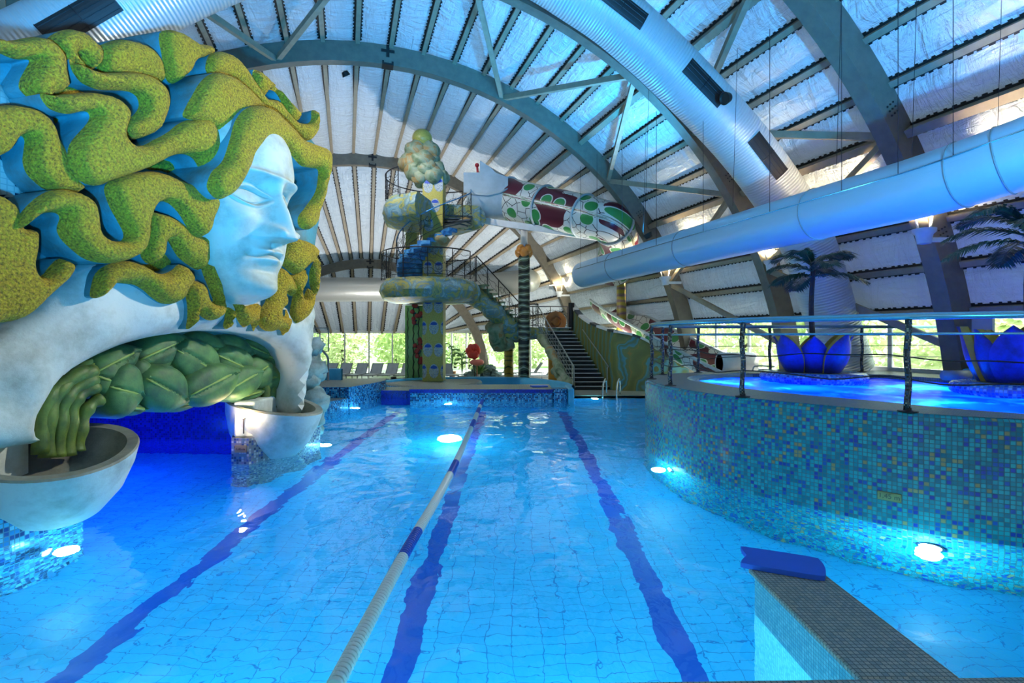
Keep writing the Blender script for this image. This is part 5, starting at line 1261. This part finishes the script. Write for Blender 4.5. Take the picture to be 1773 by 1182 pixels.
# plants inside
M['leafg'] = plain('fresh_green_leaf', (.09, .25, .05), .5, var=.4)
def kentia(px, Y, h, label, n=9, pot=True, seed=1, spread=.8):
    r = empty('potted_plant', (P(px, 0, Y).x, Y, DZ), 0, label, 'plant'); rnd = random.Random(seed)
    if pot: MB().lathe([(.16, 0), (.24, .32), (.26, .36), (.22, .36), (.2, .3), (.01, .3)], (0, 0, 0), 20).build('pot', plain('terracotta_pot', (.3, .15, .06), .6), r, smooth=True)
    for k in range(n):
        az = 2 * pi * k / n; hh = h * rnd.uniform(.55, 1); m = MB()
        MB().tube([(0, 0, .3), (.06 * cos(az), .06 * sin(az), hh * .7)], .012, 5).build('stem', M['leafg'], r)
        frond(m, (.06 * cos(az), .06 * sin(az), hh * .65), az, spread * rnd.uniform(.7, 1.1), .5 * hh * .5, .5 * hh * .5, .3, 12, k); m.build('frond', M['leafg'], r, weld=False)
kentia(800, 27.5, 2.5, 'tall green potted palm by the far window right of the tower', 10)
kentia(783, 31.3, 2.9, 'pale leaning palm at the far window beside the tower column', 8, True, 3, 1.0)
rkk = empty('rock_pile', (P(836, 0, 28.2).x, 28.2, DZ), 0, 'pile of dark stones around the foot of far arch', 'rocks'); 
for i in range(14): MB().ball((random.uniform(-.85, .75), random.uniform(-.25, .25), .18 + random.uniform(0, .75) * (1 - i / 30)), .3, 9, 6, 0, (1, 1, .7), .6, i).build('stone', M['rock'], rkk)
agv = empty('spiky_plant', (P(829, 0, 26.8).x, 26.8, DZ), 0, 'spiky green plant on a pale stem before the stones', 'plant')
m = MB(); m.tube([(0, 0, 0), (0, 0, .55)], .06, 8); m.build('stem', M['white'], agv)
m = MB()
for k in range(26):
    a = k * 2.4; e = R(20 + 60 * ((k * 7) % 10) / 10); d = Vector((cos(a) * cos(e), sin(a) * cos(e), sin(e))); s = d.cross(Vector((0, 0, 1))).normalized() * .05; b = Vector((0, 0, .5)); m.add([b - s, b + s, b + d * .45 + s * 1.5, b + d * .85 + Vector((0, 0, -.12)), b + d * .45 - s * 1.5], [(0, 1, 2, 4), (4, 2, 3)])
m.build('leaves', M['leafg'], agv, weld=False)
rf = empty('red_flower_ornament', P(820, 608, 26.4), 0, 'glossy red flower shaped ornament left of the far arch', 'ornament')
m = MB()
for k in range(6): m.ball((.18 * cos(k), -.02 * k, .2 * sin(k)), .22, 12, 8, 0, (1, .6, 1), .3, k)
m.build('petals', plain('glossy_red', (.7, .04, .03), .25), rf, smooth=True); MB().tube([(0, 0, -.1), (.05, .02, -1.3)], .02, 6).build('stalk', M['iron'], rf)
pk = empty('pink_cushion', P(826, 627, 26.3), 0, 'pink rounded cushion ornament below the red flower', 'ornament'); MB().ball((0, 0, 0), .3, 16, 10, 0, (1.2, .7, .55), .15, 2).tube([(0, 0, 0), (0, 0, -1.1)], .02, 6).build('cushion', plain('salmon_pink', (.75, .2, .17), .4), pk, smooth=True)

# right side beyond the raised pool
kd = empty('toddler_slide', (P(1282, 0, 16.6).x, 16.6, DZ), 0, 'yellow toddler slide with white tunnel beyond the raised pool', 'play slide')
MB().box((0, 0, .75), (2.2, .9, 1.0)).build('yellow_base', plain('warm_yellow', (.5, .38, .08), .5), kd, bevel=.06)
MB().box((0, -.02, 1.29), (2.3, 1.0, .09)).build('white_rim', M['white'], kd, bevel=.03)
m = MB(); m.tube([(-.75, -.15, 1.62), (.35, -.15, 1.62)], .36, 20, cap=False); o = m.build('tunnel', M['white'], kd, smooth=True); o.modifiers.new('t', 'SOLIDIFY').thickness = .05
MB().lathe([(.001, 0), (.3, 0)], (-.74, -.15, 1.62), 20, 0, Matrix.Rotation(R(90), 3, 'Y')).build('tunnel_mouth', M['black'], kd)
mh = empty('coiled_steel_rail', P(1312, 640, 13.6), 0, 'small curled steel grab rail beside the toddler slide', 'grab rail'); MB().tube(spline([(-.15, 0, -.25), (-.12, 0, .05), (.0, 0, .1), (.2, 0, .1), (.45, 0, .08)], 5), .02, 8).tube(spline([(-.02, 0, -.25), (.0, 0, -.05), (.08, 0, .0), (.3, 0, .0)], 5), .02, 8).build('rail', M['steel'], mh, smooth=True)
# notice frames and wall panel between the windows at right
u_ = U0 + ear - .25
def onwall(px):    # v of the sight line meeting the side wall
    t = (px - 890) / 886; return u_ * (HC - HS * t) / (HC * t + HS)
m = MB(); v0, v1 = onwall(1715), onwall(1655); m.beam(H(u_ + .1, v0, 1.95), H(u_ + .1, v1, 1.95), .08, 1.3); m.build('wall_right', M['wallp'], kind='structure')
for px, lb in ((1680, 'left one of two framed notices on the pale wall at right'), (1698, 'right one of two framed notices on the pale wall at right')):
    v = onwall(px); c = H(u_ + .02, v, 2.2 - (587 - 582) / 886 * (HS * u_ + HC * v)); r = empty('notice_frame', c, atan2(HS, HC) + R(-90) + R(180), lb, 'notice', 'framed notices on the right wall')
    MB().box((0, .0, 0), (.28, .03, .24)).build('frame', M['grey'], r); MB().box((0, .018, 0), (.235, .01, .195)).build('paper', M['white'], r)
bg = empty('rolled_towels', (P(1690, 0, 10.2).x, 10.2, JZ), R(10), 'grey and blue rolled towels with red bag on the terrace', 'towels')
MB().tube([(-.75, 0, .1), (-.2, 0, .1)], .1, 14).build('grey_roll', M['grey'], bg, smooth=True); MB().tube([(-.2, .02, .12), (.15, .02, .12)], .11, 14).build('blue_roll', M['bpaint'], bg, smooth=True)
MB().ball((.38, 0, .17), .24, 16, 10, 0, (1.2, .8, .8), .3, 4).build('red_bag', plain('bright_red_fabric', (.75, .06, .02), .5), bg, smooth=True)

# blue jacuzzi style tubs seen outside the right windows and trees outside
def tree_mesh(seed, R_=2.3, H_=6):
    rnd = random.Random(seed); m = MB(); n = 1500
    for k in range(n):
        d = Vector((rnd.gauss(0, 1), rnd.gauss(0, 1), rnd.gauss(0, 1))).normalized(); q = rnd.random() ** .4; c = Vector((d.x * R_ * q, d.y * R_ * q, H_ * .52 + d.z * H_ * .5 * q)) * (1 + .15 * noise.noise(d * 2 + Vector((seed, 0, 0))))
        a = Vector((rnd.gauss(0, 1), rnd.gauss(0, 1), rnd.gauss(0, 1))).normalized(); b = a.orthogonal().normalized(); s = rnd.uniform(.14, .26)
        m.add([c - a * s, c + b * s * .6, c + a * s, c - b * s * .6], [(0, 1, 2, 3)])
    return m
def leafm(name, c1, c2):
    t = NT(name); tr = t.new('BsdfTranslucent'); co = t.coord(); r = t.ramp(t.noise(co, 3, 4), [(.35, c1), (.65, c2)]); t.set(Base_Color=r, Roughness=.6); t.link(r, tr.inputs[0]); mx = t.new('MixShader', i0=.45); t.link(t.b.outputs[0], mx.inputs[1]); t.link(tr.outputs[0], mx.inputs[2]); t.link(mx.outputs[0], t.out.inputs[0]); return t.m
M['outleaf'] = leafm('sunlit_foliage', (.25, .4, .1), (.55, .68, .3)); M['outleaf2'] = leafm('pale_sunlit_foliage', (.42, .52, .22), (.68, .75, .45))
def mk(i):
    r = empty('leafy_tree'); tree_mesh(i).build('crown', M['outleaf'] if i % 2 else M['outleaf2'], r, weld=False); MB().tube([(0, 0, -.5), (.1, 0, 2), (0, .1, 4)], [.16, .12, .05], 8).build('trunk', M['trunk'], r); return r
TR = [mk(i) for i in range(3)]; n = 0
places = [(u, 38.5) for u in [x * 4.6 - 14 for x in range(8)]] + [(u, 44) for u in [x * 5 - 16 for x in range(8)]] + [(19, v) for v in [x * 4.7 + 2 for x in range(8)]]
for k, (u, v) in enumerate(places):
    o = TR[k] if k < 3 else clone(TR[k % 3]); p = H(u, v, 0); o.location = (p.x, p.y, -.6); o.rotation_euler = (0, 0, k * 1.3); o.scale = (1, 1, .8 + .25 * (k % 3) / 2)
    tag(o, 'sunlit leafy tree growing outside beyond the hall windows', 'tree', 'trees outside the windows')
m = MB(); m.add([(-70, -40, -.65), (80, -40, -.65), (80, 90, -.65), (-70, 90, -.65)], [(0, 1, 2, 3)]); 
hole = MB(); m = MB()
for a, b, c, d in ((-70, -40, -23, 90), (23, -40, 80, 90), (-23, 40, 23, 90)): m.add([(a, b, -.65), (c, b, -.65), (c, d, -.65), (a, d, -.65)], [(0, 1, 2, 3)])
m.build('ground', plain('sunlit_grass', (.2, .32, .1), .9, var=.3, vs=.5), kind='structure')
# ================================================================ underwater lamps
def pool_lamp(p, n, power, col, label, r=.09):
    n = Vector(n).normalized(); e = empty('underwater_lamp', p, 0, label, 'pool lamp', 'underwater lamps of the swimming pool')
    Mx = n.to_track_quat('Z', 'Y').to_matrix()
    MB().lathe([(r * 1.25, 0), (r * 1.3, .02), (r * 1.05, .035), (r, .02)], (0, 0, 0), 24, 0, Mx).build('ring', M['steel'], e)
    MB().lathe([(.001, .02), (r, .02)], (0, 0, 0), 24, 0, Mx).build('lens', glow('white_lens', (.85, .95, 1), 30), e)
    lamp('POINT', 'underwater_light', Vector(p) + n * .22, power * .5, col, .12)
PC = (.3, .85, 1)
PK = .62
pool_lamp((4.62, 5.68, -.42), (-.65, -.7, .1), 420, PC, 'bright underwater lamp below the turquoise wall, nearest to viewer')
pool_lamp((2.68, 8.75, -.3), (-1, -.1, .1), 260, PC, 'underwater lamp where the turquoise wall starts to turn')
pool_lamp((-4.1, 10.7, -.3), (.9, -.4, .1), 160, PC, 'underwater lamp at the right foot of the sculpture')
pool_lamp((-5.1, 16.0, -.25), (.9, -.4, .1), 120, PC, 'underwater lamp below the speckled side basin')
pool_lamp((2.9, 18.57, -.3), (0, -1, .1), 120, PC, 'underwater lamp beside the steel ladder')
pool_lamp((-2.2, 17.38, -.5), (0, -1, .1), 160, PC, 'underwater lamp in the far mosaic step')
pool_lamp((.4, 2.72, -.5), (0, 1, 0), 240, PC, 'underwater lamp in near pool edge')
pool_lamp((-2.6, 2.6, -.5), (0, 1, 0), 240, PC, 'underwater lamp in near pool edge, left of the rope')
pool_lamp((-5.15, 5.6, -.5), (1, .2, 0), 200, PC, 'underwater lamp in the pedestal below the left bowl')
lamp('POINT', 'pool_light', (-1.5, 12, -.9), 150, PC, .3)
for x, y, e in ((-7.4, 8.6, 130), (-6.2, 7.2, 60)): lamp('POINT', 'grotto_light', (x, y, -.6), e, (.02, .1, 1), .2)
lamp('POINT', 'grotto_light', (-7.6, 9.2, 1.9), 30, (.03, .1, 1), .3)
for x, y in ((6, 7.2), (5.3, 9.4), (8, 6.5), (4.6, 10.6), (7.5, 9.4)): lamp('POINT', 'raised_pool_light', (x, y, .8), 150, (.05, .45, 1), .15)

# ================================================================ added lamps: blue to tint the roof film, white to brighten sculpture and tower
def added_lamp(p, tgt, power, col, label, spot=120, group='added blue colour washers', name='added_blue_wash'):
    e = empty(name, p, 0, label, 'lamp', group); d = (Vector(tgt) - Vector(p)).normalized(); Mx = d.to_track_quat('Z', 'Y').to_matrix()
    MB().lathe([(.001, -.16), (.1, -.14), (.14, 0), (.12, 0), (.1, -.03), (.001, -.03)], (0, 0, 0), 18, 0, Mx).build('housing', M['black'], e, smooth=True, auto=True)
    l = lamp('SPOT', 'wash', Vector(p) + d * .03, power, col, .15, None, spot, .9); aim(l, tgt)
BL = (.02, .42, 1)  # blue lamps added to colour the near roof film
added_lamp((11.6, 7.5, 1.55), H(6, 10, 11.5), 11000, BL, 'added blue wash lamp on the terrace right of the raised pool', 58)
added_lamp(H(8.35, 13, 5.2), H(5, 14, 12), 2600, BL, 'added blue wash lamp on top of the smooth duct, farther along')
added_lamp((-7.2, 8.2, 6.3), H(-1, 13, 12), 5000, BL, 'added blue wash lamp behind the hair of the sculpture')
added_lamp((3.5, -1.9, .6), H(7, 8, 11), 11000, BL, 'added blue wash lamp on the deck behind the viewer', 66)
added_lamp((1.0, -1.9, .6), H(-2, 12, 11.5), 11000, BL, 'added blue wash lamp on the deck behind the viewer, left', 62)
WG = 'added white flood lamps'  # white lamps added to brighten sculpture, tower, stairs and far roof
added_lamp((4.6, 11.2, 7.4), (-4.6, 7.4, 3.6), 3300, (1, .95, .8), 'added white flood lamp high at right lighting the sculpture', 70, WG, 'flood_lamp')
added_lamp(H(0, 18, 10.9), (-2.5, 22, 4), 1100, (1, .96, .88), 'added white flood lamp under the arch lighting the tower', 110, WG, 'flood_lamp')
added_lamp(H(3.5, 17, 10.9), (3, 23, 4), 1000, (1, .95, .85), 'added white flood lamp under the arch lighting the stairs', 110, WG, 'flood_lamp')
added_lamp((-5.6, 23.8, .3), H(1, 27, 11), 2600, (1, .97, .95), 'added white flood lamp at the tower foot lighting the far roof', 150, WG, 'flood_lamp')
added_lamp((5.4, 21.5, .3), H(7, 25, 9), 2200, (1, .95, .85), 'added white flood lamp behind the mural wall lighting the roof', 150, WG, 'flood_lamp')
